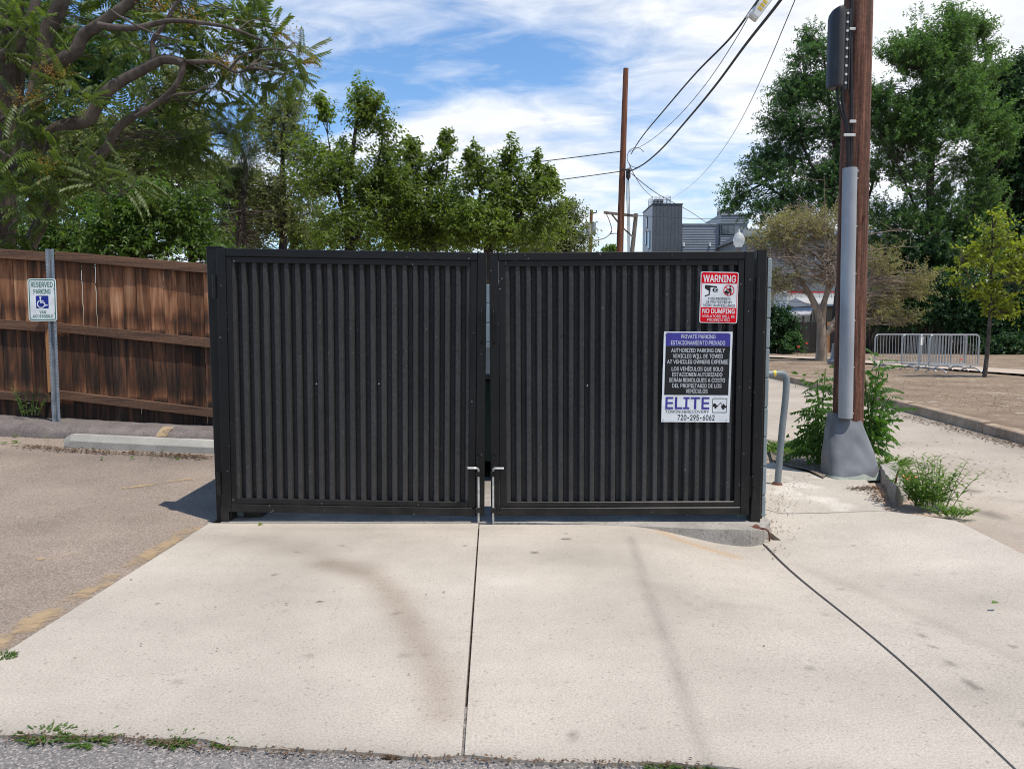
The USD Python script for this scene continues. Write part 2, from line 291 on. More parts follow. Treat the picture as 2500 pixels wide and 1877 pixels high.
mat('pale_bark', (0.15, 0.115, 0.085), (0.28, 0.22, 0.17), nscale=6, stretch=(1, 1, 0.4), rough=0.9, bump=0.9, bdist=0.03, bscale=10)
mat('rust', (0.06, 0.022, 0.013), (0.14, 0.055, 0.03), nscale=30, rough=0.9, bump=0.5)
leafmat('leaf_heaven', [(0.08, 0.115, 0.028), (0.12, 0.165, 0.036), (0.175, 0.22, 0.045), (0.235, 0.255, 0.055)], rough=0.5, trans=0.45)
leafmat('leaf_sucker', [(0.06, 0.13, 0.026), (0.10, 0.19, 0.036), (0.16, 0.235, 0.05), (0.24, 0.24, 0.07)], rough=0.4, trans=0.42)
leafmat('leaf_pear', [(0.09, 0.13, 0.022), (0.13, 0.175, 0.03), (0.18, 0.225, 0.04), (0.22, 0.25, 0.055)], rough=0.45, trans=0.5, tcol=(2.3, 2.4, 1.0))
leafmat('leaf_grey', [(0.12, 0.14, 0.055), (0.16, 0.185, 0.07), (0.20, 0.225, 0.09)], rough=0.5, trans=0.42)
leafmat('leaf_shrub', [(0.075, 0.135, 0.024), (0.12, 0.195, 0.034), (0.17, 0.25, 0.048)], rough=0.45, trans=0.45)
leafmat('leaf_elm', [(0.045, 0.098, 0.036), (0.07, 0.14, 0.044), (0.11, 0.195, 0.056), (0.15, 0.235, 0.065)], rough=0.45, trans=0.45)
leafmat('leaf_elm2', [(0.07, 0.135, 0.042), (0.105, 0.185, 0.052), (0.155, 0.245, 0.066), (0.195, 0.285, 0.08)], rough=0.45, trans=0.45)
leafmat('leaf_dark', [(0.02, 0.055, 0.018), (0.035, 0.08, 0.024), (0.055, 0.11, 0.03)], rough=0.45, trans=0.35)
leafmat('leaf_olive', [(0.21, 0.19, 0.10), (0.28, 0.25, 0.14), (0.34, 0.31, 0.18), (0.22, 0.225, 0.11)], rough=0.6, trans=0.4)
leafmat('leaf_young', [(0.17, 0.20, 0.02), (0.22, 0.25, 0.026), (0.28, 0.28, 0.035)], rough=0.4, trans=0.45)
leafmat('leaf_weed', [(0.09, 0.16, 0.03), (0.13, 0.21, 0.04), (0.18, 0.26, 0.06)], rough=0.5, trans=0.4)
leafmat('leaf_dry', [(0.13, 0.08, 0.045), (0.20, 0.13, 0.07), (0.28, 0.20, 0.11), (0.15, 0.13, 0.06)], rough=0.8, trans=0.15, tcol=(1, 0.9, 0.6))
leafmat('needle', [(0.026, 0.049, 0.018), (0.046, 0.075, 0.026), (0.117, 0.078, 0.039)], rough=0.6, trans=0.15)
leafmat('seed', [(0.280, 0.160, 0.030), (0.360, 0.220, 0.050), (0.220, 0.150, 0.030)], rough=0.6)
mat('siding_dark', (0.0723, 0.0816, 0.0952), (0.0892, 0.1003, 0.1148), nscale=0.6, rough=0.5, bump=0.05)
mat('siding_grey', (0.1785, 0.2040, 0.2295), (0.2125, 0.2380, 0.2635), nscale=0.6, rough=0.45, bump=0.05, metal=0.2)
mat('siding_light', (0.3230, 0.3485, 0.3740), (0.3740, 0.3995, 0.4250), nscale=0.6, rough=0.6, bump=0.05)
plain('white_wall', (0.62, 0.63, 0.63), 0.6); plain('roof_light', (0.36, 0.36, 0.36), 0.7); plain('dark_metal', (0.04, 0.042, 0.045), 0.5)
plain('dumpster_green', (0.012, 0.035, 0.032), 0.5); plain('tan_wall', (0.34, 0.28, 0.21), 0.8); plain('flag_red', (0.65, 0.05, 0.03), 0.6); plain('paper', (0.75, 0.75, 0.74), 0.7)
plain('orange_paint', (0.62, 0.2, 0.09), 0.9)
MATS['glass_dark'] = usdkit.material(stage, '/World/Looks/glass_dark', {'p': ('principled_bsdf', {'base_color': (0.05, 0.08, 0.10), 'roughness': 0.08, 'specular_ior_level': 0.9})}, [], surface='p.BSDF')
MATS['globe_glass'] = usdkit.material(stage, '/World/Looks/globe_glass', {'a': ('principled_bsdf', {'base_color': (0.72, 0.73, 0.70), 'roughness': 0.3}), 't': ('transparent_bsdf', {}), 'm': ('mix_closure', {'fac': 0.62})}, [('a.BSDF', 'm.closure1'), ('t.BSDF', 'm.closure2')], surface='m.closure')
MATS['worn_yellow'] = usdkit.material(stage, '/World/Looks/worn_yellow', {
    'g': ('geometry', {}), 'n': ('noise_texture', {'scale': 5.0, 'detail': 12.0, 'roughness': 0.8}), 'w': ('attribute', {'attribute': 'wear'}), 'a': ('math', {'math_type': 'add'}),
    'r': ('rgb_ramp', {'ramp': [(0.44, (0, 0, 0)), (0.57, (0.8, 0.8, 0.8))]}), 'p': ('principled_bsdf', {'base_color': (0.38, 0.27, 0.15), 'roughness': 0.85}), 't': ('transparent_bsdf', {}), 'm': ('mix_closure', {})},
    [('g.position', 'n.vector'), ('n.fac', 'a.value1'), ('w.fac', 'a.value2'), ('a.value', 'r.fac'), ('r.color', 'm.fac'), ('t.BSDF', 'm.closure1'), ('p.BSDF', 'm.closure2')], surface='m.closure')
# fence boards: grain along the board, dark weather stains that differ from board to board, base tone set by height and darkest below the rails (uv: x across plus an offset, y height 0..1)
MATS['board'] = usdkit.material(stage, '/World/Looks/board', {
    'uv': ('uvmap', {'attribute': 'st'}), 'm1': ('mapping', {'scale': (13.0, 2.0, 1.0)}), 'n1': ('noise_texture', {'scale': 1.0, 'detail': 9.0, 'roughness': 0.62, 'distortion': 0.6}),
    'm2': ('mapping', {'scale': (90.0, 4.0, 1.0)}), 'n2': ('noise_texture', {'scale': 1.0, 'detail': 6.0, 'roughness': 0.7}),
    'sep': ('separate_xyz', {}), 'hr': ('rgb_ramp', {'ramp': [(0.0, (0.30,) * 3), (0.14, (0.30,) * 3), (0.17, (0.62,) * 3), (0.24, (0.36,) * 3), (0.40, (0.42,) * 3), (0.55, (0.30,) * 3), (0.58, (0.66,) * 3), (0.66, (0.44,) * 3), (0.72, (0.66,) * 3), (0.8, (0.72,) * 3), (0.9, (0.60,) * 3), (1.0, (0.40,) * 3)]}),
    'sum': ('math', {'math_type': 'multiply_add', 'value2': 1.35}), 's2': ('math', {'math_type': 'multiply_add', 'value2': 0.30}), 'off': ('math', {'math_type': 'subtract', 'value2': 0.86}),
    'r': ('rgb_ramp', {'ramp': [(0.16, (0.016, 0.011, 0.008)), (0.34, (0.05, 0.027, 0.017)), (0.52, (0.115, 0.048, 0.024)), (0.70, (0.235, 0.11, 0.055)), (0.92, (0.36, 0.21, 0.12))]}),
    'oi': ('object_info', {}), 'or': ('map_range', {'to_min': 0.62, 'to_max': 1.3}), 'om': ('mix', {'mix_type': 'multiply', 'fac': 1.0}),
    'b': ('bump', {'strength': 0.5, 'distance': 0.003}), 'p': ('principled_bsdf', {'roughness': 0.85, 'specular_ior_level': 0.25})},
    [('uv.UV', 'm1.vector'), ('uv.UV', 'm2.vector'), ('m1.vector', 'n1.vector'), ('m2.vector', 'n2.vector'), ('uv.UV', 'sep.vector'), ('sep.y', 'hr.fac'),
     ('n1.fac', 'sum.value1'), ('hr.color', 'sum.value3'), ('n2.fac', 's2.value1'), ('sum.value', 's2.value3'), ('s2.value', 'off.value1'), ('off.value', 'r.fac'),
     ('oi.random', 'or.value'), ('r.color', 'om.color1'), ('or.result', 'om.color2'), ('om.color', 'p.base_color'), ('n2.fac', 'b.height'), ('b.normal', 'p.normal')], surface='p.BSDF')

# ------------------------------------------------------------------ setting: ground, slabs, alley, kerb
rng = np.random.default_rng(5)
obj('ground', sheet(sbox(-400, -60, 400, 600), -0.30, 40), 'dirt', kind='structure')
lot = thing('parking_lot', None, None, (-4, 5, 0), kind='structure')
v, f = sheet(sbox(-14, 1.0, -2.0, 7.62), -0.012, 0.10)
n_ = meshkit.fbm(v * [0.8, 0.8, 1] + 3, 4)
k_ = 1.0 - 0.22 * np.exp(-((v[:, 1] - 6.55) / 0.18) ** 2) + 0.36 * (n_ - 0.5) + 0.22 * (meshkit.fbm(v * [3.5, 3.5, 1] + 8, 4, 4) - 0.5)
obj('asphalt', (v, f), 'asphalt_faded', lot, attrs={'tint': np.clip(np.stack([k_, k_ * 0.985, k_ * 0.96], 1), 0, 2)})
def line_strip(pts, w, name='painted_line', wear=None, dz=-0.008):
    pl = LineString(pts).buffer(w / 2, cap_style='flat')
    v, f = sheet(pl, dz, 0.04)
    L = LineString(pts); d = np.array([L.distance(Point(*q[:2])) for q in v]) / (w / 2)
    wr = 0.0 - 0.13 * d ** 2 + .10 * (meshkit.fbm(v * [2.2, 1.1, 1], 3, 12) - .5) if wear is None else wear - 0.15 * d ** 2
    obj(name, (v, f), 'worn_yellow', lot, attrs={'wear': wr})
line_strip([(-2.06, 4.62), (-2.08, 4.2), (-2.09, 3.4), (-2.10, 2.7), (-2.12, 2.0)], 0.17)
line_strip([gp(300, 1205)[:2], gp(380, 1195)[:2], gp(470, 1183)[:2]], 0.09, wear=0.03)
line_strip([gp(90, 1362)[:2], gp(190, 1345)[:2]], 0.09, wear=0.0)
street = obj('street', sheet(sbox(-14, -3.0, 14, 2.35), -0.010, 0.25), 'asphalt_street', kind='structure')

apron = thing('concrete_apron', None, None, (0, 3.4, 0), kind='structure')
near = [(-2.6, 2.22)] + [tuple(gp(*q)[:2]) for q in ((0, 1792), (300, 1797), (490, 1806), (570, 1823), (800, 1834), (1138, 1848), (1300, 1853), (1500, 1858), (1730, 1870))] + [(1.2, 1.95), (2.6, 1.9), (4.2, 1.88)]
def near_y(x):
    p = np.array(near); return np.interp(x, p[:, 0], p[:, 1]) + 0.012 * (meshkit.noise(np.stack([x * 23, x * 0, x * 0], -1)) - 0.5) + 0.02 * (meshkit.noise(np.stack([x * 7, x * 0 + 4, x * 0], -1)) - 0.5)
def stain(v):
    x, y = v[:, 0], v[:, 1]; P2 = np.stack([x, y, 0 * x], 1)
    t = np.ones((len(v), 3)); w1 = 0.7 + 0.6 * meshkit.fbm(P2 * [9, 9, 1], 4, 3)
    def along(pts, w, amount, col):
        L = LineString(pts); d = shapely.distance(L, shapely.points(x, y))
        a = (amount * np.exp(-(d / w) ** 2) * w1)[:, None]
        nonlocal t
        t = t * (1 - a) + t * np.array(col) * a
    along([gp(470, 1310)[:2], gp(640, 1320)[:2], gp(780, 1350)[:2]], 0.14, 0.35, (0.62, 0.57, 0.53))
    along([gp(800, 1375)[:2], gp(900, 1400)[:2], gp(960, 1450)[:2], gp(1010, 1540)[:2], gp(1060, 1640)[:2], gp(1080, 1740)[:2]], 0.085, 0.60, (0.62, 0.55, 0.50))
    along([gp(820, 1380)[:2], gp(900, 1385)[:2]], 0.10, 0.4, (0.6, 0.54, 0.5))
    along([gp(1540, 1310)[:2], gp(1580, 1440)[:2], gp(1640, 1600)[:2], gp(1690, 1760)[:2], gp(1730, 1870)[:2]], 0.028, 0.5, (0.60, 0.60, 0.60))
    along([gp(1560, 1420)[:2], gp(1640, 1440)[:2], gp(1760, 1470)[:2], gp(1880, 1470)[:2]], 0.05, 0.30, (0.74, 0.73, 0.74))
    along([gp(1650, 1455)[:2], gp(1700, 1485)[:2]], 0.012, 0.6, (0.72, 0.72, 0.73))
    along([gp(1950, 1340)[:2], gp(2150, 1430)[:2], gp(2350, 1540)[:2], gp(2500, 1610)[:2]], 0.05, 0.34, (0.68, 0.66, 0.64))
    along([gp(1590, 1310, -0.08)[:2], gp(1660, 1335, -0.08)[:2], gp(1790, 1355, -0.08)[:2]], 0.05, 0.75, (1.0, 0.80, 0.58))
    along([gp(1110, 1430)[:2], gp(1240, 1420)[:2]], 0.10, 0.35, (1.12, 1.16, 1.20))
    along([gp(1850, 1760)[:2], gp(2100, 1770)[:2], gp(2230, 1800)[:2]], 0.12, 0.30, (0.80, 0.81, 0.82))
    along([gp(520, 1290)[:2], gp(1280, 1290)[:2]], 0.03, 0.35, (0.78, 0.74, 0.70))
    big = meshkit.fbm(P2 * [1.6, 1.6, 1] + 11, 5, 9)
    t *= (0.86 + 0.28 * big)[:, None]
    e = np.exp(-np.abs(y - near_y(x)) / 0.05); t *= (1 - 0.22 * e * w1)[:, None]
    for (px, py, r, k) in ((1302, 1348, 0.017, 0.30), (1380, 1315, 0.022, 0.30), (1385, 1303, 0.014, 0.4), (1135, 1332, 0.010, 0.4), (430, 1664, 0.02, 0.7), (990, 1602, 0.018, 0.55), (670, 1402, 0.010, 0.45), (920, 1478, 0.012, 0.6), (1800, 1388, 0.008, 0.3), (1045, 1598, 0.012, 0.6), (2335, 1333, 0.012, 0.5)):
        c = gp(px, py); d = np.hypot(x - c[0], (y - c[1]) * 1.0); t = t * (1 - (1 - k) * (1 - ss(r * 0.7, r * 1.2, d)))[:, None]
    rs = np.random.default_rng(404)
    for _ in range(90):
        c = (rs.uniform(-2, 3.2), rs.uniform(2.1, 5.0)); r = rs.choice([.003, .005, .008, .012], p=[.4, .35, .18, .07]); k = rs.uniform(.45, .85); d = np.hypot((x - c[0]) * rs.uniform(.6, 1.4), y - c[1]); t = t * (1 - (1 - k) * (1 - ss(r * .6, r * 2.2, d)))[:, None]
    for _ in range(22):
        c = (rs.uniform(-1.8, 2.8), rs.uniform(2.2, 4.6)); r = rs.uniform(.08, .3); d = np.hypot((x - c[0]) * .6, y - c[1]); t = t * (1 - .13 * np.exp(-(d / r) ** 2) * w1 * rs.choice([1, -.5]))[:, None]
    t *= (1 + .05 * (meshkit.fbm(np.stack([x * 1.2, y * 34, 0 * x], 1), 3, 77) - .5))[:, None]
    if True:   # hairline crack
        L = LineString([gp(*q)[:2] for q in ((2245, 1505), (2240, 1525), (2262, 1548), (2280, 1575), (2300, 1590), (2320, 1625), (2350, 1650), (2385, 1680), (2400, 1705), (2450, 1735), (2500, 1770))])
        d = shapely.distance(L, shapely.points(x + 0.006 * (meshkit.noise(P2 * 60) - .5), y + 0.006 * (meshkit.noise(P2 * 60 + 9) - .5))); t *= (1 - 0.5 * np.exp(-(d / 0.004) ** 2))[:, None]
    return t
def slab(poly, size=0.03, dz=0.0, fine=None):
    v, f = sheet(poly, dz, size, skirt=0.12)
    if fine is not None: pass
    return obj('concrete_slab', (v, f), 'concrete', apron, attrs={'tint': stain(v)})
def slab_poly(x0, x1, y1, r=0.008):
    (xa, xb), (xc, xd) = (x0 if isinstance(x0, tuple) else (x0, x0)), (x1 if isinstance(x1, tuple) else (x1, x1)); x0, x1 = xa, xc
    xs = np.linspace(x0, x1, 60); pts = [(x, near_y(np.array([x]))[0]) for x in xs]
    return Polygon(pts + [(xd, y1), (xb, y1)])
slab(slab_poly(-2.0, (-0.152, -0.222), 4.655)); slab(slab_poly((-0.142, -0.212), (1.447, 1.612), 4.62))
back = [gp(*q)[:2] for q in ((1905, 1236), (2070, 1239), (2166, 1242), (2335, 1271), (2500, 1352), (2700, 1440), (3000, 1560))]
rp = Polygon([(1.457, near_y(np.array([1.457]))[0]), (2.6, 1.9), (4.2, 1.88)] + [tuple(b) for b in back[::-1]] + [(1.76, 5.25), (1.76, 4.60), (1.623, 4.62), (1.6215, 4.44)])
slab(rp)
obj('joint_soil', sheet(sbox(-2.03, 1.8, 1.9, 4.7), -0.028, 0.1), 'joint_dirt', apron)
pole_pad = Polygon([tuple(b + [0, 0.02]) for b in back[:3]] + [gp(2145, 1205)[:2], gp(2110, 1165)[:2], gp(2010, 1160)[:2], gp(1960, 1148)[:2], gp(1900, 1125)[:2], (1.77, 6.4), (1.77, 5.27)])
v, f = sheet(pole_pad, -0.004, 0.03, skirt=0.1); tt = stain(v); w_ = meshkit.fbm(v * [5, 5, 1], 5, 21); w2_ = ss(0.52, 0.66, w_)[:, None]
obj('concrete_slab', (v, f), 'concrete', apron, attrs={'tint': tt * (0.95 * (1 - w2_) + np.array([1.18, 1.22, 1.26]) * w2_)})

enc_slab = Polygon([(-1.93, 4.668), (0.1, 4.668), (0.45, 4.63), (0.9, 4.56), (1.3, 4.50), (1.52, 4.485), (1.60, 4.52), (1.66, 4.62), (1.73, 4.72), (1.73, 7.6), (-1.93, 7.6)])
v, f = tri(enc_slab, 0.05); w_ = meshkit.fbm(v * 6, 4, 8); v[:, 2] = 0.002 + 0.006 * (w_ - 0.5) - 0.03 * ss(1.5, 1.7, v[:, 0]) * (1 - ss(4.55, 4.75, v[:, 1])); v0 = v.copy()
e_ = np.vstack([f[:, [0, 1]], f[:, [1, 2]], f[:, [2, 0]]]); _, i_, c_ = np.unique(np.sort(e_, 1), axis=0, return_index=True, return_counts=True); b_ = e_[i_[c_ == 1]]; n_ = len(v)
low = v.copy(); low[:, 2] = -0.2; low[:, 1] -= 0.03 * (low[:, 1] < 4.7) * (low[:, 0] > 0.3)
obj('enclosure_slab', (np.vstack([v, low]), np.vstack([f, np.stack([b_[:, 0], b_[:, 1] + n_, b_[:, 1]], 1), np.stack([b_[:, 0], b_[:, 0] + n_, b_[:, 1] + n_], 1)])), 'old_concrete', kind='structure')

kerb_line = [(5.0, 2.0), (5.55, 5.6), (5.9, 8.3), (6.15, 10.0), (6.5, 12.6), (6.9, 16.2), (7.25, 20.0), (7.9, 28.0), (8.6, 40.0)]
kl = curve([(x, y, 0) for x, y in kerb_line], 60)
al = Polygon([(1.6, 4.9)] + [(1.0, 9), (0.5, 14), (0.0, 22), (0, 45)] + [(8.8, 45)] + [tuple(p[:2] + [0.02, 0]) for p in kl[::-1]] + [(3.6, 2.0), (3.0, 2.0)])
v, f = sheet(al, -0.035, 0.12); w_ = meshkit.fbm(v * [1.3, 1.3, 1], 5, 31); d_ = shapely.distance(LineString(kl[:, :2]), shapely.points(v[:, 0], v[:, 1]))
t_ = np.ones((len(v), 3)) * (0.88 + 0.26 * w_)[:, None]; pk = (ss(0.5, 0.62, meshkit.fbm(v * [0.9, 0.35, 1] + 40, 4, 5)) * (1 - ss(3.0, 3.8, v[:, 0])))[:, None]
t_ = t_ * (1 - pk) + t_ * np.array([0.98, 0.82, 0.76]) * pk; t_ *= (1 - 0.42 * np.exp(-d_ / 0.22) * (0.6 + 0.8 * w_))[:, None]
for q in (((2160, 1130), (2240, 1125)), ((2350, 1180), (2480, 1215)), ((2300, 1160), (2360, 1165)), ((2260, 1130), (2290, 1132)), ((2400, 1240), (2480, 1260))):
    d_ = shapely.distance(LineString([gp(*a)[:2] for a in q]), shapely.points(v[:, 0], v[:, 1])); t_ *= (1 - 0.6 * np.exp(-(d_ / 0.05) ** 2) * ss(0.35, 0.6, meshkit.fbm(v * [9, 9, 1], 3, 6)))[:, None]
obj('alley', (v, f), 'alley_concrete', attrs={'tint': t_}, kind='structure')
# kerb of separate cast lengths, with the dirt lot held behind it
kerb = thing('kerb', None, None, (6.2, 10, 0), kind='structure')
kk = curve([(x, y, 0) for x, y in kerb_line], 400)
sl = np.concatenate([[0], np.cumsum(np.linalg.norm(np.diff(kk, axis=0), axis=1))])
prof = [(0, -0.12), (0.015, 0.085), (0.04, 0.108), (0.13, 0.112), (0.155, 0.09), (0.16, -0.12)]
s0 = 0.0; i = 0
while s0 < sl[-1] - 0.5 and i < 20:
    s1 = min(s0 + (2.4 if i < 8 else 3.0), sl[-1]); ss_ = np.linspace(s0 + 0.006, s1 - 0.006, 10)
    c = np.stack([np.interp(ss_, sl, kk[:, k]) for k in range(3)], 1); tg = np.gradient(c, axis=0); tg /= np.linalg.norm(tg, axis=1, keepdims=True); nm = np.stack([tg[:, 1], -tg[:, 0], 0 * tg[:, 0]], 1)
    vv = np.concatenate([[c[j] + nm[j] * (a + 0.012 * (meshkit.noise(c[j] * 3 + a * 30) - .5)) + [0, 0, b + 0.012 * (meshkit.noise(c[j] * 2.5 + b * 50) - 0.5) + dz] for a, b in prof] for j in range(10) for dz in (0.02 * math.sin(i * 2.1),)])
    m = len(prof); ff = []
    for j in range(9):
        for q in range(m - 1): a = j * m + q; ff += [(a, a + m, a + m + 1), (a, a + m + 1, a + 1)]
    for q in range(1, m - 1): ff += [(0, q, q + 1), (9 * m, 9 * m + q + 1, 9 * m + q)]
    obj('kerb_stone', (vv, np.array(ff)), 'kerb_concrete', kerb, smooth=40); s0 = s1; i += 1
dl = Polygon([tuple(p[:2] + [0.15, 0]) for p in kl] + [(80, 45), (80, 2.0)])
v, f = tri(dl, 0.7); v[:, 2] = 0.075 + 0.07 * (meshkit.fbm(v * [0.9, 0.9, 1], 4, 2) - 0.5) * ss(0.1, 0.6, shapely.distance(LineString(kl[:, :2] + [0.15, 0]), shapely.points(v[:, 0], v[:, 1])))
obj('dirt_lot', (v, f), 'dirt', kind='structure', smooth=True)
pc = np.array([gp(1700, 868, 0.1)[:2], gp(1885, 871, 0.1)[:2], gp(2060, 879, 0.1)[:2], gp(2250, 893, 0.1)[:2], gp(2500, 910, 0.1)[:2], gp(2900, 935, 0.1)[:2]])
pth = LineString(curve(np.column_stack([pc, 0 * pc[:, 0]]), 40)[:, :2]).buffer(0.95, cap_style='flat')
v, f = tri(pth, 0.8); v[:, 2] = 0.128; obj('path', (v, f), 'path', kind='structure')

# ------------------------------------------------------------------ block enclosure
def blocks(par, x0, x1, y0, y1, z0, along, n_course, first=0.0):
    L = 0.4; H = 0.2; J = 0.010
    span = (x1 - x0) if along == 'x' else (y1 - y0)
    for c in range(n_course):
        a = -(c % 2) * L / 2 + first
        while a < span - 0.02:
            b0, b1 = max(a, 0), min(a + L, span)
            if b1 - b0 > 0.05:
                zz0, zz1 = z0 + c * H + J / 2, z0 + (c + 1) * H - J / 2
                if along == 'x': m = box(x0 + b0 + J / 2, x0 + b1 - J / 2, y0, y1, zz0, zz1, 0.004)
                else: m = box(x0, x1, y0 + b0 + J / 2, y0 + b1 - J / 2, zz0, zz1, 0.004)
                obj('block', m, 'block_paint', par)
            a += L
WZ = -0.05
XW = at(1884, 700, 4.80)[0]
rw = thing('block_wall', 'blue-grey painted block wall whose narrow end shows right of the black gate', 'wall', (1.63, 4.8, WZ))
obj('mortar', box(1.543, XW - .004, 4.814, 7.59, WZ, WZ + 1.795), 'mortar', rw); blocks(rw, 1.54, XW, 4.80, 7.6, WZ, 'y', 9)
lw = thing('block_wall', 'block side wall running back behind the left hinge post of the gate', 'wall', (-1.85, 4.8, WZ))
obj('mortar', box(-1.935, -1.755, 4.844, 7.59, WZ, WZ + 1.795), 'mortar', lw); blocks(lw, -1.94, -1.75, 4.83, 7.6, WZ, 'y', 9)
bw = thing('block_wall', 'blue-grey block rear wall glimpsed through the gap between the gate leaves', 'wall', (-0.1, 7.4, WZ))
obj('mortar', box(-1.745, 1.535, 7.405, 7.59, WZ, WZ + 1.795), 'mortar', bw); blocks(bw, -1.748, 1.538, 7.40, 7.598, WZ, 'x', 9)
du = thing('dumpster', 'dark steel dumpster with black lid behind the gap between the gate leaves', 'dumpster', (-0.1, 6.6, 0.002))
obj('body', hull([(-1.1, 6.05, 0.16), (0.9, 6.05, 0.16), (-1.1, 7.2, 0.16), (0.9, 7.2, 0.16), (-1.1, 5.85, 0.86), (0.9, 5.85, 0.86), (-1.1, 7.25, 1.05), (0.9, 7.25, 1.05)]), 'dumpster_green', du)
for xa in (-0.98, 0.65): obj('skid', box(xa, xa + 0.12, 6.1, 7.15, 0.004, 0.157), 'dark_metal', du)
obj('lid', hull([(-1.12, 5.8, 0.875), (0.92, 5.8, 0.875), (-1.12, 7.27, 1.06), (0.92, 7.27, 1.06), (-1.12, 5.8, 0.92), (0.92, 5.8, 0.92), (-1.12, 7.27, 1.10), (0.92, 7.27, 1.10)]), 'black_plastic', du)
obj('side_sleeve', box(-1.22, -1.105, 6.2, 7.0, 0.55, 0.68), 'dumpster_green', du)
obj('lid_rod', tube([(-1.15, 7.3, 1.09), (0.95, 7.3, 1.09)], 0.014, 8), 'dark_metal', du)

# ------------------------------------------------------------------ gate
YF = 4.68
def quad_bar(p00, p10, p11, p01, y0, y1, c=0.003):
    """A bar whose front outline is the four pixel corners (left top, right top, right bottom, left bottom), from depth y0 to y1."""
    P = [at(*p, YF) for p in (p00, p10, p11, p01)]
    out = []
    cen = np.mean(P, 0)
    for p in P:
        q = p.copy(); q[1] = y1; out.append(q)
        d = (cen - p); d[1] = 0
        e = np.array([np.sign(d[0]) * c, 0, 0]); g = np.array([0, 0, np.sign(d[2]) * c])
        a = p + e + g; a[1] = y0; out.append(a)
        b = p.copy(); b[1] = y0 + c; out.append(b)
    return hull(out)
def lerp2(a, b, t): return (a[0] + (b[0] - a[0]) * t, a[1] + (b[1] - a[1]) * t)
def leaf_gate(label, TL, TR, BR, BL, hinge_left, panel, ridge0):
    base = at((BL[0] + BR[0]) / 2, (BL[1] + BR[1]) / 2, YF)
    t = thing('gate_leaf', label, 'gate', base)
    def pt(u, v):   # u across 0..1, v down 0..1, in the leaf's own outline
        a = lerp2(TL, TR, u); b = lerp2(BL, BR, u); return lerp2(a, b, v)
    w = (TR[0] - TL[0]); h = BL[1] - TL[1]
    def bar(name, x0, x1, y0, y1, ya, yb, mt='black_paint', par=t):
        return obj(name, quad_bar(pt(x0 / w, y0 / h), pt(x1 / w, y0 / h), pt(x1 / w, y1 / h), pt(x0 / w, y1 / h), ya, yb), mt, par)
    bar('stile', 0, 22, 0, h, YF, YF + 0.05); bar('stile', w - 22, w, 0, h, YF, YF + 0.05)
    bar('top_rail', 22.3, w - 22.3, 0, 19, YF + 0.0005, YF + 0.05); bar('bottom_rail', 22.3, w - 22.3, h - 19, h, YF + 0.0005, YF + 0.05)
    il, ir = (13, 17) if hinge_left else (17, 15)
    bar('inner_stile', 22.4, 22.4 + il, 19.6, h - 19.6, YF + 0.006, YF + 0.044); bar('inner_stile', w - 22.4 - ir, w - 22.4, 19.6, h - 19.6, YF + 0.006, YF + 0.044)
    bar('inner_rail', 22.6 + il, w - 22.6 - ir, 19.6, 34, YF + 0.0065, YF + 0.044); bar('inner_rail', 22.6 + il, w - 22.6 - ir, h - 33, h - 19.9, YF + 0.0065, YF + 0.044)
    # corrugated sheet, one profile swept downwards; 2.67 inch pitch
    x0, x1 = at(*pt((22.6 + il) / w, 0.5), YF)[0] - 0.004, at(*pt((w - 22.6 - ir) / w, 0.5), YF)[0] + 0.004
    pitch, dep = 0.0695, 0.042
    s = np.array([0, 0.10, 0.36, 0.42, 0.46, 0.56, 0.60, 0.86, 0.90, 1.0]); hgt = np.array([0.35, 1, 1, 0.95, 0.8, 0.2, 0.05, 0.0, 0.05, 0.35])
    s = np.array([0.0, 0.03, 0.055, 0.085, 0.40, 0.43, 0.465, 0.52, 0.56, 0.60, 0.88, 0.92, 0.96]); hgt = np.array([0.5, 0.85, 0.96, 1, 1, 0.96, 0.85, 0.25, 0.08, 0, 0, 0.06, 0.2])
    xs, ds = [], []
    k = 0
    while True:
        for a, b in zip(s, hgt):
            xx = x0 + (k + a - ridge0) * pitch
            if x0 <= xx <= x1: xs.append(xx); ds.append(b)
        k += 1
        if x0 + (k - ridge0) * pitch > x1: break
    xs, ds = np.array([x0] + xs + [x1]), np.array([ds[0]] + ds + [ds[-1]])
    zt = np.linspace(0, 1, 16); rows = []
    for z in zt:
        zz = [at(*pt((22.6 + il) / w + (w - 45 - il - ir) / w * u, (31 + (h - 62) * z) / h), YF)[2] for u in (xs - x0) / (x1 - x0)]
        wob = 0.0022 * (meshkit.noise(np.stack([xs * 5, xs * 0 + z * 3.5, xs * 0 + ridge0 * 9], -1)) - 0.5)
        if hinge_left: wob = wob + 0.012 * np.exp(-((z - 0.27) / 0.04) ** 2) * ss(x1 - 0.09, x1, xs)
        uu = (22.6 + il) / w + (w - 45 - il - ir) / w * (xs - x0) / (x1 - x0)
        xr = np.array([at(*pt(u, (31 + (h - 62) * z) / h), YF)[0] for u in (uu[0], uu[-1])]); xr = xr[0] - .004 + (xr[1] - xr[0] + .008) * (xs - x0) / (x1 - x0)
        rows.append(np.stack([xr, YF + 0.056 - dep * ds + wob, np.array(zz)], 1))
    nx = len(xs); V = np.vstack(rows); F = []
    for r in range(15):
        a = r * nx + np.arange(nx - 1); F.append(np.stack([a, a + nx, a + nx + 1], 1)); F.append(np.stack([a, a + nx + 1, a + 1], 1))
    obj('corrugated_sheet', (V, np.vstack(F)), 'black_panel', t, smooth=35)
    # handle, drop bolt, hinges
    hx = w - 11 if hinge_left else 10
    q = lambda u, vpx, y: at(*pt(u / w, vpx / h), YF) * [1, 0, 1] + [0, y, 0]
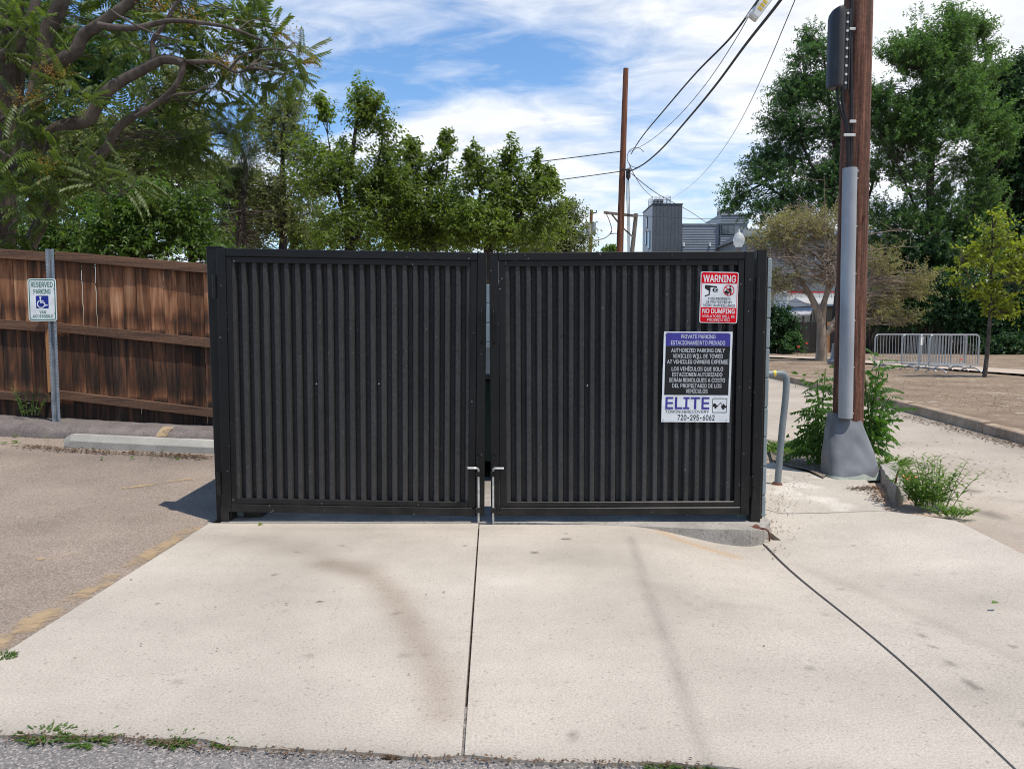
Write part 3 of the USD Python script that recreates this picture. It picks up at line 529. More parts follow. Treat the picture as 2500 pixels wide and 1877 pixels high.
    obj('handle', tube(curve([q(hx, 141, YF + 0.004), q(hx, 142, YF - 0.028), q(hx, 146, YF - 0.038), q(hx, 215, YF - 0.038), q(hx, 219, YF - 0.028), q(hx, 221, YF + 0.004)], 24), 0.0065, 8), 'black_paint', t, smooth=50)
    bx = w - 15 if hinge_left else 6; sg = -1 if hinge_left else 1
    zb = 0.012 - (0.02 if not hinge_left else 0)
    r0 = q(bx, 525, YF - 0.02); bot = r0.copy(); bot[2] = zb
    db = obj('drop_bolt', tube(curve([q(bx + sg * 27, 523, YF - 0.045), q(bx + sg * 8, 523, YF - 0.045), q(bx + sg * 1.5, 525, YF - 0.03), q(bx, 531, YF - 0.02)], 14).tolist() + [(r0 + (bot - r0) * a).tolist() for a in (0.2, 0.6, 1)], 0.0075, 8), 'bolt_zinc', t, smooth=50)
    for vv, hh in ((538, 12), (626, 14)):
        c = q(bx, vv, YF - 0.012); obj('bolt_bracket', box(c[0] - 0.017, c[0] + 0.017, YF - 0.034, YF - 0.002, c[2] - 0.018, c[2] + 0.018, 0.003), 'black_paint', t)
    for _ in range(1):
        c = q(bx + sg * 2, 495, YF - 0.012); obj('stop_tab', hull([c + [-0.016, 0.01, -0.02], c + [0.016, 0.01, -0.02], c + [0, 0.01, 0.014], c + [-0.012, -0.012, -0.018], c + [0.012, -0.012, -0.018], c + [0, -0.006, 0.008]]), 'black_paint', t)
    hx = -6 if hinge_left else w + 9
    for v0, v1 in ((65, 122), (545, 602)):
        a, b = q(hx, v0, YF - 0.004), q(hx, v1, YF - 0.004); mid = (a + b) / 2
        hg = obj('hinge', join([tube([a, mid + [0, 0, 0.002]], 0.0125, 12), tube([mid - [0, 0, 0.002], b], 0.0125, 12)]), 'black_paint', t, smooth=40)
        pc_ = np.array(q(0 if hinge_left else w, (v0 + v1) / 2, YF)); xa, xb = sorted((pc_[0], mid[0]))
        obj('plate', box(xa, xb, YF + 0.002, YF + 0.009, b[2] + 0.01, a[2] - 0.01), 'black_paint', hg)
    return t, q
gl, qL = leaf_gate('left leaf of the black corrugated steel gate, hinged beside the wooden fence', (527, 606), (1188, 617), (1182, 1260), (543, 1249), True, None, 0.12)
gr, qR = leaf_gate('right leaf of the black corrugated steel gate, carrying the two notice signs', (1194, 617), (1842, 613), (1829, 1257), (1199, 1259), False, None, 0.05)
for (px, py) in ((773, 937), (925, 937)):
    c = at(px, py, YF + 0.010); obj('screw', tube([c, c - [0, 0.005, 0]], 0.0045, 6), 'bolt_zinc', gl)
for (px, py) in ((1434, 941),):
    c = at(px, py, YF + 0.010); obj('screw', tube([c, c - [0, 0.005, 0]], 0.0045, 6), 'bolt_zinc', gr)
# posts
a, b = at(504, 605, YF + 0.045), at(527, 1272, YF + 0.045)
gpst = thing('gate_post', 'black steel hinge post at the left end of the gate, beside the parking lot', 'post', (a[0] + .05, YF + 0.08, 0))
def lean_box(p0, p1, w, y0, y1, z0, z1, c=0.004):   # x centre leans from p0 (top) to p1 (bottom)
    return hull([(x + sx * (w / 2 - cc), yy, z) for x, z in ((p0, z1), (p1, z0)) for sx in (-1, 1) for cc, yy in ((c, y0), (0, y0 + c), (0, y1))])
obj('tube', lean_box(a[0] + 0.05, at(519, 1272, YF)[0] + 0.062, 0.10, YF + 0.035, YF + 0.135, -0.03, a[2] - 0.004), 'black_paint', gpst)
obj('cap', box(a[0] - 0.003, a[0] + 0.103, YF + 0.031, YF + 0.139, a[2] - 0.004, a[2] + 0.008, 0.004), 'black_paint', gpst)
obj('foot', box(-1.93, -1.88, YF + 0.0, YF + 0.034, -0.012, 0.10, 0.004), 'black_paint', gpst)
obj('base_plate', box(-1.83, -1.70, YF + 0.12, YF + 0.3, 0.0, 0.12, 0.01), 'black_paint', gpst)
c = at(1852, 613, YF + 0.01); d = at(1864, 1284, YF)
gp2 = thing('gate_post', 'black steel hinge post at the right end of the gate, against the block wall', 'post', (c[0], YF + 0.08, 0))
obj('tube', lean_box(c[0] + 0.025, at(1842, 1284, YF)[0] + 0.01, 0.065, YF + 0.012, YF + 0.08, -0.03, c[2] + 0.006), 'black_paint', gp2)
obj('back_post', lean_box(at(1862, 630, 4.77)[0], at(1846, 1284, 4.77)[0], 0.074, YF + 0.083, YF + 0.118, -0.05, at(1866, 627, 4.77)[2]), 'black_paint', gp2)
obj('base_plate', box(1.48, 1.62, 4.56, 4.76, -0.022, -0.006, 0.003), 'rust', gp2)
obj('bent_anchor', tube(curve([(1.55, 4.6, -0.008), (1.64, 4.56, -0.012), (1.66, 4.55, -0.03), (1.665, 4.55, -0.09)], 12), 0.006, 6), 'rust', gp2)

# ------------------------------------------------------------------ signs
def sign_frame(TL, TR, BR, BL, Y):
    P = {k: at(*p, Y) for k, p in (('TL', TL), ('TR', TR), ('BR', BR), ('BL', BL))}
    w, h = np.linalg.norm(P['TR'] - P['TL']), np.linalg.norm(P['TL'] - P['BL'])
    U, Vv = (P['BR'] - P['BL']) / w, (P['TL'] - P['BL']) / h
    def put(m):
        v, f = m if isinstance(m, tuple) else (np.asarray(m.vertices), np.asarray(m.faces))
        return P['BL'] + v[:, :1] * U + v[:, 1:2] * Vv + v[:, 2:] * np.array([0, -1.0, 0]), f
    return w, h, put
def ext(poly, z0, d):
    ms = []
    for g in getattr(poly, 'geoms', [poly]):
        if g.is_empty or g.area < 1e-9: continue
        m = trimesh.creation.extrude_polygon(g, d, engine='earcut'); m.apply_translation((0, 0, z0)); ms.append((np.asarray(m.vertices), np.asarray(m.faces)))
    return join(ms)
def rrect(x0, y0, x1, y1, r): return sbox(x0 + r, y0 + r, x1 - r, y1 - r).buffer(r, quad_segs=6)
def text(s, cx, cy, wid, hgt, z, bold=True, depth=0.0008):
    m = meshkit.text_mesh(s, hgt, depth, bold); b = m.bounds
    v = np.asarray(m.vertices).copy(); v[:, 0] = (v[:, 0] - (b[0, 0] + b[1, 0]) / 2) * wid / (b[1, 0] - b[0, 0]) + cx; v[:, 1] += cy - hgt / 2; v[:, 2] += z
    return v, np.asarray(m.faces)
# no dumping sign
w, h, put = sign_frame((1711, 663), (1803, 664), (1799, 790), (1707, 788), YF + 0.008)
s1 = thing('warning_sign', 'red and white no dumping warning sign high on the right gate leaf', 'sign', put((np.array([[w / 2, 0, 0.0]]), None))[0][0])
obj('panel', put(ext(rrect(0, 0, w, h, 0.012), 0, 0.002)), 'sign_white', s1)
e = 0.005
obj('red_band', put(ext(rrect(e, h * 0.775, w - e, h - e, 0.009), 0.002, 0.0006)), 'red_print', s1); obj('red_band', put(ext(rrect(e, e, w - e, h * 0.305, 0.009), 0.002, 0.0006)), 'red_print', s1)
for xx in (e, w - e - 0.0035): obj('red_border', put(ext(sbox(xx, h * .3, xx + 0.0035, h * .78), 0.002, 0.0004)), 'red_print', s1)
obj('heading', put(text('WARNING', w / 2, h * 0.868, w * 0.86, h * 0.135, 0.0027)), 'sign_white', s1)
for i, (tx, cy, ww) in enumerate((('THIS PROPERTY', .478, .61), ('IS PROTECTED BY', .413, .68), ('VIDEO SURVEILLANCE', .348, .84))):
    obj('lettering', put(text(tx, w / 2 + 0.003, h * cy, w * ww, h * .046, 0.0022, bold=False)), 'black_print', s1)
for tx, cy, ww, hh in (('NO DUMPING', .235, .86, .086), ('VIOLATORS WILL BE', .133, .86, .05), ('PROSECUTED', .062, .60, .05)):
    obj('lettering', put(text(tx, w / 2, h * cy, w * ww, h * hh, 0.0027, bold=hh > .06)), 'sign_white', s1)
cx, cy, k = w * 0.28, h * 0.66, w * 0.01
cam_poly = unary_union([Polygon([(cx - 16 * k, cy + 9 * k), (cx - 14 * k, cy + 11 * k), (cx + 16 * k, cy + 8 * k), (cx + 16 * k, cy + 5 * k), (cx - 1 * k, cy + 5 * k), (cx - 1 * k, cy - 7 * k), (cx - 8 * k, cy - 3 * k), (cx - 16 * k, cy + 2 * k)]),
    LineString([(cx - 4 * k, cy - 7 * k), (cx - 4 * k, cy - 14 * k), (cx - 14 * k, cy - 18 * k)]).buffer(1.6 * k)])
obj('camera_picture', put(ext(cam_poly, 0.002, 0.0006)), 'black_print', s1)
obj('camera_picture', put(ext(unary_union([Point(cx + 13 * k, cy - 2 * k).buffer(6 * k).difference(Point(cx + 13 * k, cy - 2 * k).buffer(4.6 * k)), Point(cx + 9 * k, cy - 2 * k).buffer(5 * k).difference(Point(cx + 14 * k, cy - 2 * k).buffer(4.9 * k)), Point(cx + 14 * k, cy - 2 * k).buffer(2.6 * k)]), 0.002, 0.0006)), 'black_print', s1)
cx, cy = w * 0.755, h * 0.645
man = unary_union([Point(cx + 3 * k, cy + 9.5 * k).buffer(2.3 * k), Polygon([(cx - 1 * k, cy + 6 * k), (cx + 6 * k, cy + 6 * k), (cx + 8 * k, cy - 3 * k), (cx + 5 * k, cy - 3 * k), (cx + 6 * k, cy - 13 * k), (cx + 3 * k, cy - 13 * k), (cx + 1.5 * k, cy - 5 * k), (cx - 2 * k, cy - 12 * k), (cx - 4.6 * k, cy - 11 * k), (cx - 1 * k, cy - 2 * k)]), Point(cx - 6.5 * k, cy - 5 * k).buffer(4.6 * k), LineString([(cx - 6.5 * k, cy), (cx + 0.5 * k, cy + 4 * k)]).buffer(1.0 * k)])
obj('no_dumping_picture', put(ext(man, 0.002, 0.0004)), 'black_print', s1)
rg = Point(cx, cy).buffer(14.5 * k).difference(Point(cx, cy).buffer(12.3 * k)).union(LineString([(cx - 9.6 * k, cy + 9.6 * k), (cx + 9.6 * k, cy - 9.6 * k)]).buffer(1.1 * k))
obj('prohibition_ring', put(ext(rg, 0.0025, 0.0004)), 'red_print', s1)
for (u_, v_) in ((.03, .975), (.5, .98), (.97, .975), (.03, .025), (.5, .02), (.97, .025)):
    obj('screw', put(ext(Point(w * u_, h * v_).buffer(0.003, quad_segs=3), 0.0027, 0.002)), 'bolt_zinc', s1)
# towing notice
w, h, put = sign_frame((1621, 809), (1789, 810), (1780, 1031), (1614, 1030), YF + 0.007)
s2 = thing('parking_notice', 'large private parking towing notice in two languages on the right gate leaf', 'sign', put((np.array([[w / 2, 0, 0.0]]), None))[0][0])
obj('panel', put(ext(sbox(0, 0, w, h), 0, 0.003)), 'sign_white', s2)
e = w * 0.03
obj('purple_band', put(ext(sbox(e, h * 0.842, w - e, h * 0.986), 0.003, 0.0006)), 'purple_print', s2); obj('black_band', put(ext(sbox(e, h * 0.302, w - e, h * 0.841), 0.003, 0.0006)), 'dark_print', s2)
for tx, cy, ww in (('PRIVATE PARKING', .945, .50), ('ESTACIONAMIENTO PRIVADO', .877, .79)): obj('lettering', put(text(tx, w / 2, h * cy, w * ww, h * .043, 0.0037, bold=False)), 'sign_white', s2)
for tx, cy, ww in (('AUTHORIZED PARKING ONLY', .794, .78), ('VEHICLES WILL BE TOWED', .732, .73), ('AT VEHICLES OWNERS EXPENSE', .669, .89), ('LOS VEHÍCULOS QUE SOLO', .590, .75), ('ESTACIONEN AUTORIZADO', .529, .73), ('SERÁN REMOLQUES A COSTO', .467, .82), ('DEL PROPIETARIO DE LOS', .405, .72), ('VEHÍCULOS', .345, .32)):
    obj('lettering', put(text(tx, w / 2 + 0.002, h * cy, w * ww, h * .043, 0.0037, bold=False)), 'sign_white', s2)
obj('company_name', put(text('ELITE', w * .375, h * .212, w * .645, h * .128, 0.003)), 'purple_print', s2)
obj('lettering', put(text('TOWING&RECOVERY', w * .375, h * .118, w * .645, h * .032, 0.003, bold=False)), 'dark_print', s2)
obj('phone_number', put(text('720-295-6062', w * .51, h * .053, w * .545, h * .058, 0.003)), 'black_print', s2)
fr = rrect(w * .742, h * .107, w * .957, h * .268, 0.006); X = lambda u: w * (.742 + .215 * u); Z = lambda t: h * (.107 + .161 * t)
truck = unary_union([fr.difference(rrect(w * .750, h * .113, w * .949, h * .262, 0.005)),
    Polygon([(X(.05), Z(.42)), (X(.05), Z(.62)), (X(.2), Z(.66)), (X(.27), Z(.55)), (X(.38), Z(.5)), (X(.36), Z(.4))]), Point(X(.22), Z(.37)).buffer(w * .017), LineString([(X(.35), Z(.45)), (X(.5), Z(.62)), (X(.56), Z(.7)), (X(.66), Z(.55))]).buffer(w * .004),
    Polygon([(X(.6), Z(.36)), (X(.62), Z(.5)), (X(.72), Z(.55)), (X(.75), Z(.66)), (X(.88), Z(.5)), (X(.96), Z(.48)), (X(.96), Z(.34))]), Point(X(.75), Z(.32)).buffer(w * .02)])
obj('tow_truck_picture', put(ext(truck, 0.003, 0.0006)), 'black_print', s2)
for (u_, v_) in ((.03, .975), (.96, .975), (.03, .03), (.96, .03), (.5, .012), (.5, .70)):
    obj('screw', put(ext(Point(w * u_, h * v_).buffer(0.004, quad_segs=3), 0.0035, 0.003)), 'bolt_zinc', s2)
# reserved parking sign on its steel channel post
w, h, put = sign_frame((67, 680), (136, 679), (140, 784), (71, 784), 7.45)
pb = gp(140, 1010, 0.22); YP = 7.50
s3 = thing('parking_sign', 'green and white reserved parking sign with blue wheelchair square on a steel post', 'sign', (at(138, 1005, YP)[0], YP, 0.2))
A, B = at(121, 608, YP), at(137, 1012, YP)
def channel(A, B):
    pr = np.array([(-0.043, -0.004), (-0.043, 0.0), (-0.024, 0.0), (-0.014, 0.028), (0.014, 0.028), (0.024, 0.0), (0.043, 0.0), (0.043, -0.004), (0.021, -0.004), (0.011, 0.023), (-0.011, 0.023), (-0.021, -0.004)])
    P_ = Polygon(pr); m = trimesh.creation.extrude_polygon(P_, 1.0, engine='earcut'); v = np.asarray(m.vertices); t = v[:, 2:3]
    return B + (A - B) * t + np.column_stack([v[:, 0], v[:, 1], 0 * t]), np.asarray(m.faces)
post = obj('post', channel(A, B - [0, 0, 0.15]), 'post_steel', s3)
hs = []
for t_ in np.linspace(0.02, 0.98, 46):
    for sx in (-1, 1):
        c = B + (A - B) * t_ + [sx * 0.034, -0.0045, 0]; hs.append(tube([c, c + [0, 0.0006, 0]], 0.0045, 6))
obj('bolt_hole', hs, 'black_print', post, kind='stuff')
obj('panel', put(ext(rrect(0, 0, w, h, 0.03), 0, 0.002)), 'sign_silver', s3)
e = 0.010
obj('green_border', put(ext(rrect(e, e, w - e, h - e, 0.024).difference(rrect(e + .009, e + .009, w - e - .009, h - e - .009, 0.017)), 0.002, 0.0006)), 'green_print', s3)
for tx, cy, ww, hh in (('RESERVED', .860, .77, .118), ('PARKING', .695, .60, .105), ('VAN', .213, .22, .066), ('ACCESSIBLE', .115, .72, .066)): obj('lettering', put(text(tx, w / 2, h * cy, w * ww, h * hh, 0.002, bold=True)), 'green_print', s3)
bx0, bx1, bz0, bz1 = w * .275, w * .72, h * .300, h * .598
bs = obj('blue_square', put(ext(rrect(bx0, bz0, bx1, bz1, 0.008), 0.002, 0.0006)), 'blue_print', s3)
q = lambda u, t: (bx0 + (bx1 - bx0) * u, bz0 + (bz1 - bz0) * t); k = bx1 - bx0
wc = unary_union([Point(*q(.36, .86)).buffer(k * .08), LineString([q(.36, .78), q(.38, .46), q(.63, .46), q(.75, .22), q(.88, .26)]).buffer(k * .045, join_style='mitre'), LineString([q(.38, .60), q(.58, .60)]).buffer(k * .032)])
ringp = [q(.40 + .29 * math.cos(a), .34 + .29 * math.sin(a)) for a in np.radians(np.linspace(118, 352, 26))]
wc = wc.union(LineString(ringp).buffer(k * .042))
obj('wheelchair_symbol', put(ext(wc, 0.0026, 0.0006)), 'sign_white', bs)
for u_, v_ in ((.93, .78), (.93, .21)): obj('screw', put(ext(Point(w * u_, h * v_).buffer(0.006, quad_segs=4), 0.002, 0.004)), 'bolt_zinc', s3)

# ------------------------------------------------------------------ wooden fence, berm, wheel stop
YB = 7.72
ft = lambda px: 610 + (px / 510.0) * 35.0            # top edge of the top rail, in the photo's rows
fence = thing('wooden_fence', 'weathered brown board fence with three rails left of the black gate', 'fence', (at(60, 1010, YB)[0], YB, 0.3))
r_ = np.random.default_rng(11)
x = at(-330, 800, YB)[0]; xe = at(640, 800, YB)[0]; nb = 0
while x < xe:
    w_ = 0.142 + r_.uniform(-0.006, 0.006); px0 = 1250 + x / YB * FPX * 1.0
    zt = at(px0, ft(px0) + 6, YB)[2]; zb = at(px0, 1014 + px0 / 510 * 26, YB)[2] - 0.06
    m = box(x, x + w_, YB - 0.009, YB + 0.009, zb, zt, 0.003)
    v = np.asarray(m.vertices).copy(); h_ = (v[:, 2] - zb) / (zt - zb)
    v[:, 0] += r_.uniform(-0.002, 0.002) * h_; v[:, 1] += r_.uniform(-0.004, 0.004) + 0.006 * np.sin(h_ * 3 + nb)
    off = r_.uniform(0, 50)
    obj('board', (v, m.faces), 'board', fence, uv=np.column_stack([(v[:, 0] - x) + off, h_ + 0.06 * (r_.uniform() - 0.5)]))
    x += w_ + r_.choice([0.003, 0.004, 0.006, 0.008]); nb += 1
def rail(name, p0, p1, h, th, mt='rail_wood', tilt=0.0, Y=YB - 0.012, n=10, ragged=0):
    pts = []
    A_, B_ = at(p0[0], p0[1], Y), at(p1[0], p1[1], Y)
    return obj(name, hull([q + [0, dy, dz] for q in (A_, B_) for dy, dz in ((0, 0), (-th + .003, 0), (-th, -.003), (0, -h), (-th + .003, -h), (-th, -h + .003))]), mt, fence)
hm = lambda k: k * YB / FPX
rail('rail', (-330, 587), (114, 616), hm(22), 0.042); rail('rail', (140, 614), (640, 656), hm(22), 0.042)
rail('rail', (-330, 757), (117, 788), hm(22), 0.04); rail('rail', (142, 788), (640, 839), hm(22), 0.04)
rail('rail', (-330, 935), (124, 961), hm(20), 0.04); rail('rail', (143, 952), (640, 1011), hm(21), 0.04, Y=YB - 0.014)
for px in (-215, 117, 600):
    c = at(px, 1010, YB + 0.01)
    obj('fence_post', box(c[0] - 0.045, c[0] + 0.045, YB + 0.012, YB + 0.10, c[2] - 0.3, at(px, ft(px) + 8, YB)[2], 0.004), 'new_wood', fence)
c0, c1 = at(112, 805, YB - 0.01), at(123, 958, YB - 0.01)
obj('patch_strip', box(c0[0], c0[0] + 0.05, YB - 0.028, YB - 0.0125, c1[2], c0[2], 0.003), 'new_wood', fence)
bm = thing('asphalt_berm', None, None, (-4, 7.5, 0.2), kind='structure')
xs = np.linspace(-9, -1.96, 120); pr = [(-0.20, -0.06), (-0.19, 0.02), (-0.14, 0.075), (-0.05, 0.10), (0.06, 0.105), (0.30, 0.11), (0.45, 0.10)]
vv = []
for xx in xs:
    px0 = 1250 + xx / 7.5 * FPX; zc = at(px0, 1016 + px0 / 510 * 24, YB)[2] - 0.105 + 0.01
    for a, b in pr:
        n1 = meshkit.fbm(np.array([[xx * 4, a * 12, 1.0]]), 4)[0] - 0.5
        vv.append((xx, 7.45 + a + 0.05 * n1, zc + b * (0.9 + 0.3 * n1)))
m = len(pr); ff = []
for i in range(len(xs) - 1):
    for q in range(m - 1): a = i * m + q; ff += [(a, a + m, a + m + 1), (a, a + m + 1, a + 1)]
obj('berm', (np.array(vv), np.array(ff)), 'asphalt_berm', bm, smooth=True)
yl = []
for a, b in pr[1:4]:
    for xx in (at(396, 1060, 7.4)[0], at(422, 1060, 7.4)[0]):
        px0 = 1250 + xx / 7.5 * FPX; zc = at(px0, 1016 + px0 / 510 * 24, YB)[2] - 0.095; yl.append((xx + (0.02 if b > .05 else 0), 7.45 + a - 0.004, zc + b * 1.05 + 0.008))
obj('paint_mark', (np.array(yl), np.array([(0, 1, 3), (0, 3, 2), (2, 3, 5), (2, 5, 4)])), 'worn_yellow', bm, attrs={'wear': np.full(6, 0.05)})

a, b = gp(152, 1087, 0.165), gp(560, 1106, 0.11); d = (b - a) / np.linalg.norm(b - a); nrm = np.array([-d[1], d[0], 0])
ws = thing('wheel_stop', 'pale grey concrete wheel stop lying in front of the fence', 'wheel stop', (a + b) / 2)
cs = [(0, -0.02), (0, 0.045), (0.035, 0.105), (0.10, 0.105), (0.15, 0.045), (0.15, -0.02)]
pts = []
for t_, sc, e_ in ((0, 0.0, 0), (0.0, 1, 0.07), (1, 1, -0.07), (1, 0.0, 0)):
    for u_, z_ in cs:
        pts.append(a + (b - a) * t_ + d * e_ + nrm * (u_ if sc else 0.02 + u_ * 0.8) + [0, 0, z_ * (1 if sc else 0.62)])
m = hull(pts); v, f = trimesh.remesh.subdivide_to_size(np.asarray(m.vertices), np.asarray(m.faces), 0.12)
v = v + 0.006 * (np.stack([meshkit.noise(v * 9 + k * 7) for k in range(3)], 1) - 0.5)
obj('body', (v, f), 'stop_concrete', ws, smooth=35)

# ------------------------------------------------------------------ guard pipe, utility poles, cables
c0 = gp(1897, 1181, 0.0); Yp = c0[1]
gpipe = thing('guard_pipe', 'bent grey steel guard pipe standing beside the block wall', 'guard rail', c0)
tp = at(1916, 925, Yp); pts = [c0 - [0, 0, 0.1], c0 + (tp - c0) * 0.5, tp - [0, 0, 0.06]]
arc = [at(1920, 935, Yp), at(1919, 921, Yp), at(1912, 913, Yp), at(1900, 912, Yp), at(1880, 913, Yp), at(1700, 915, Yp), at(1690, 922, Yp), at(1684, 940, Yp), at(1680, 1181, Yp)]
obj('pipe', tube(curve([c0 - [0, 0, 0.1], c0 * 0.5 + arc[0] * 0.5] + arc[:5], 40).tolist() + curve(arc[4:], 30)[1:].tolist(), 0.027, 14), 'pipe_paint', gpipe, smooth=60)
sq = at(1889, 912, Yp); obj('sticker', tube([sq - [0.008, 0, 0], sq + [0.014, 0, 0]], 0.0276, 14, cap=False), 'yellow_sticker', gpipe, smooth=60)
obj('base_collar', tube([c0 + [0, 0, -0.01], c0 + [0, 0, 0.012]], [0.05, 0.036], 12), 'rust', gpipe)

UP = gp(2079, 1172, 0.0); Yu = 6.42
pole = thing('utility_pole', 'near brown wooden utility pole with grey riser guard and black terminal box', 'utility pole', (UP[0], Yu, 0))
p0, p1 = at(2066, 1165, Yu), at(2098, -60, Yu)
ax = lambda z: p0 + (p1 - p0) * ((z - p0[2]) / (p1[2] - p0[2]))
zz = np.linspace(-0.3, 8.6, 60); rr = 0.130 - 0.0035 * zz
v, f = tube([ax(z) for z in zz], rr, 40)
ang = np.arctan2(v[:, 1] - np.repeat([ax(z)[1] for z in zz], 40).tolist()[0], 0) if False else None
v = v + 0.006 * (np.stack([meshkit.fbm(v * [14, 14, 0.9] + k * 5, 3) for k in range(3)], 1) - 0.5) * [1, 1, 0]
obj('shaft', (v, f), 'pole_wood', pole, smooth=50)
def off(px, py, Y): return at(px, py, Y)
# riser guard: half round channel on the camera side, rounded top
A, B = at(2074, 412, Yu - 0.125), at(2063, 1020, Yu - 0.135)
th = np.linspace(math.pi * 0.98, math.pi * 2.02, 15); rows = []
for t_ in np.linspace(0, 1, 34):
    c = A + (B - A) * t_; dent = 0.010 * max(0, meshkit.noise(np.array([t_ * 14, 2.0, 0.0])) - 0.55) * 2.2
    rad = 0.060
    rows.append(np.stack([c[0] + rad * np.cos(th), c[1] + (0.072 - dent) * np.sin(th) + 0.0, np.full(15, c[2])], 1))
for r0 in (rows,):
    V = np.vstack(rows); F = []
    for i in range(33):
        o = i * 15 + np.arange(14); F.append(np.stack([o, o + 15, o + 16], 1)); F.append(np.stack([o, o + 16, o + 1], 1))
rg_ = obj('riser_guard', (V, np.vstack(F)), 'grey_paint', pole, smooth=50)
obj('flange', [box(A[0] + 0.061, A[0] + 0.075, A[1] - 0.012, A[1] - 0.006, A[2] - 0.03, A[2] - 0.008)], 'grey_paint', pole)
fl = []
for t_ in np.linspace(0.04, 0.98, 6):
    c = A + (B - A) * t_; obj('screw', tube([c + [0.0605, -0.014, 0], c + [0.0605, -0.026, 0]], 0.006, 6), 'bolt_zinc', rg_)
# flared metal base guard: a bent dented skirt
topL, topR, botL, botR = (2031, 1010), (2096, 1003), (2013, 1160), (2141, 1166)
rows = []; nA = 30
cb, ct = np.array([gp(2078, 1172)[0] * 6.22 / gp(2078, 1172)[1], 6.22, 0.0]), at(2063, 1008, Yu - 0.03)
for i, t_ in enumerate(np.linspace(0, 1, 18)):
    hw = (0.117 + (0.222 - 0.117) * (t_ ** 0.9)); c = ct + (cb - ct) * t_
    th = np.linspace(math.pi * 0.93, math.pi * 2.07, nA)
    n1 = np.array([meshkit.noise(np.array([a * 1.6, t_ * 2.2, 4.0])) for a in th]); n2 = np.array([meshkit.noise(np.array([a * 3.5, t_ * 6, 8.0])) for a in th])
    sq_ = np.sign(np.sin(th)) * np.abs(np.sin(th)) ** 0.42
    rad = hw * (1 + 0.16 * (n1 - 0.5) * (0.3 + t_) + 0.06 * (n2 - 0.5) - 0.05 * math.exp(-((t_ - .78) / .05) ** 2) * np.exp(-((th - 4.6) / .35) ** 2))
    z = c[2] + 0.014 * (meshkit.noise(np.stack([th * 2.5, th * 0 + 3, th * 0], -1)) - 0.5) * (1 if i in (0, 17) else 0) + (0.0 if t_ < 1 else -0.01)
    rows.append(np.stack([c[0] + rad * np.cos(th), c[1] + 0.03 + rad * 0.85 * sq_ + 0.02 * np.sin(9 * t_) * (n1 - .5), np.full(nA, 1.0) * z], 1))
V = np.vstack(rows); F = []
for i in range(17):
    o = i * nA + np.arange(nA - 1); F.append(np.stack([o, o + nA, o + nA + 1], 1)); F.append(np.stack([o, o + nA + 1, o + 1], 1))
bg_ = obj('base_guard', (V, np.vstack(F)), 'dark_grey_paint', pole, smooth=22)
rb = rows[-1]; rb2 = rows[-3]; k_ = np.linspace(0, 1, nA); fr_ = 0.25 + 0.75 * meshkit.noise(np.stack([k_ * 9, k_ * 0, k_ * 0], -1))
up = rb + (rb2 - rb) * fr_[:, None]; out_ = np.stack([np.cos(np.linspace(math.pi * .93, math.pi * 2.07, nA)), np.sin(np.linspace(math.pi * .93, math.pi * 2.07, nA)), 0 * k_], 1) * 0.008
V = np.vstack([up + out_, rb + out_ + [0, 0, 0.002]]); o = np.arange(nA - 1)
obj('chipped_rim', (V, np.vstack([np.stack([o, o + nA, o + nA + 1], 1), np.stack([o, o + nA + 1, o + 1], 1)])), 'chipped_paint', bg_)
# black terminal box with a bolted flange
A, B = at(2056, 22, Yu - 0.20), at(2052, 212, Yu - 0.20); zt, zb = A[2], B[2]; x0, x1 = at(2032, 100, Yu - 0.2)[0], at(2066, 100, Yu - 0.2)[0]
sec = [(x1, Yu - 0.09), (x0 + .004, Yu - 0.09), (x0, Yu - 0.13)] + [((x0 + x1) / 2 - (x1 - x0) / 2 * math.cos(a_), Yu - 0.15 - 0.085 * math.sin(a_)) for a_ in np.linspace(0.12, math.pi - 0.12, 12)] + [(x1, Yu - 0.13)]
sec = np.array(sec); cen_ = sec.mean(0); rows_ = []
for z_, k_ in ((zb, .80), (zb + .012, .95), (zb + .05, 1.0), (zt - .05, 1.0), (zt - .02, .93), (zt, .72)):
    q_ = cen_ + (sec - cen_) * k_; rows_.append(np.column_stack([q_, z_ + (q_[:, 0] - x0) * 0.35 * (z_ > zt - .03)]))
bxm = hull(np.vstack(rows_))
tb = obj('terminal_box', bxm, 'black_plastic', pole, smooth=28)
xf = at(2077, 100, Yu - 0.2)[0]
tf = obj('terminal_flange', box(x1 - 0.002, xf, Yu - 0.165, Yu - 0.145, zb - 0.01, zt + 0.012, 0.004), 'black_plastic', pole)
for t_ in np.linspace(0.06, 0.96, 9):
    c = np.array([(x1 + xf) / 2, Yu - 0.166, zb + (zt - zb) * t_]); obj('bolt', tube([c, c - [0, 0.012, 0]], 0.011, 8), 'bolt_zinc', tf, smooth=60)
obj('flange_band', box(xf + 0.001, xf + 0.012, Yu - 0.17, Yu - 0.135, zb - 0.01, zt + 0.012, 0.003), 'dark_metal', tf)
for pts_, r_c in (([(2044, 215), (2046, 245), (2056, 280), (2066, 310), (2068, 340), (2070, 420)], 0.011), ([(2055, 215), (2056, 240), (2061, 275), (2070, 312), (2071, 340), (2073, 420)], 0.012), ([(2078, 0), (2077, 60), (2078, 250), (2076, 420)], 0.010), ([(2082, -30), (2080, 100), (2081, 300), (2079, 415)], 0.008)):
    obj('cable', tube([at(px, py, Yu - 0.155) for px, py in curve([(a, b, 0) for a, b in pts_], 30)[:, :2]], r_c, 8), 'cable_black', pole, smooth=60)
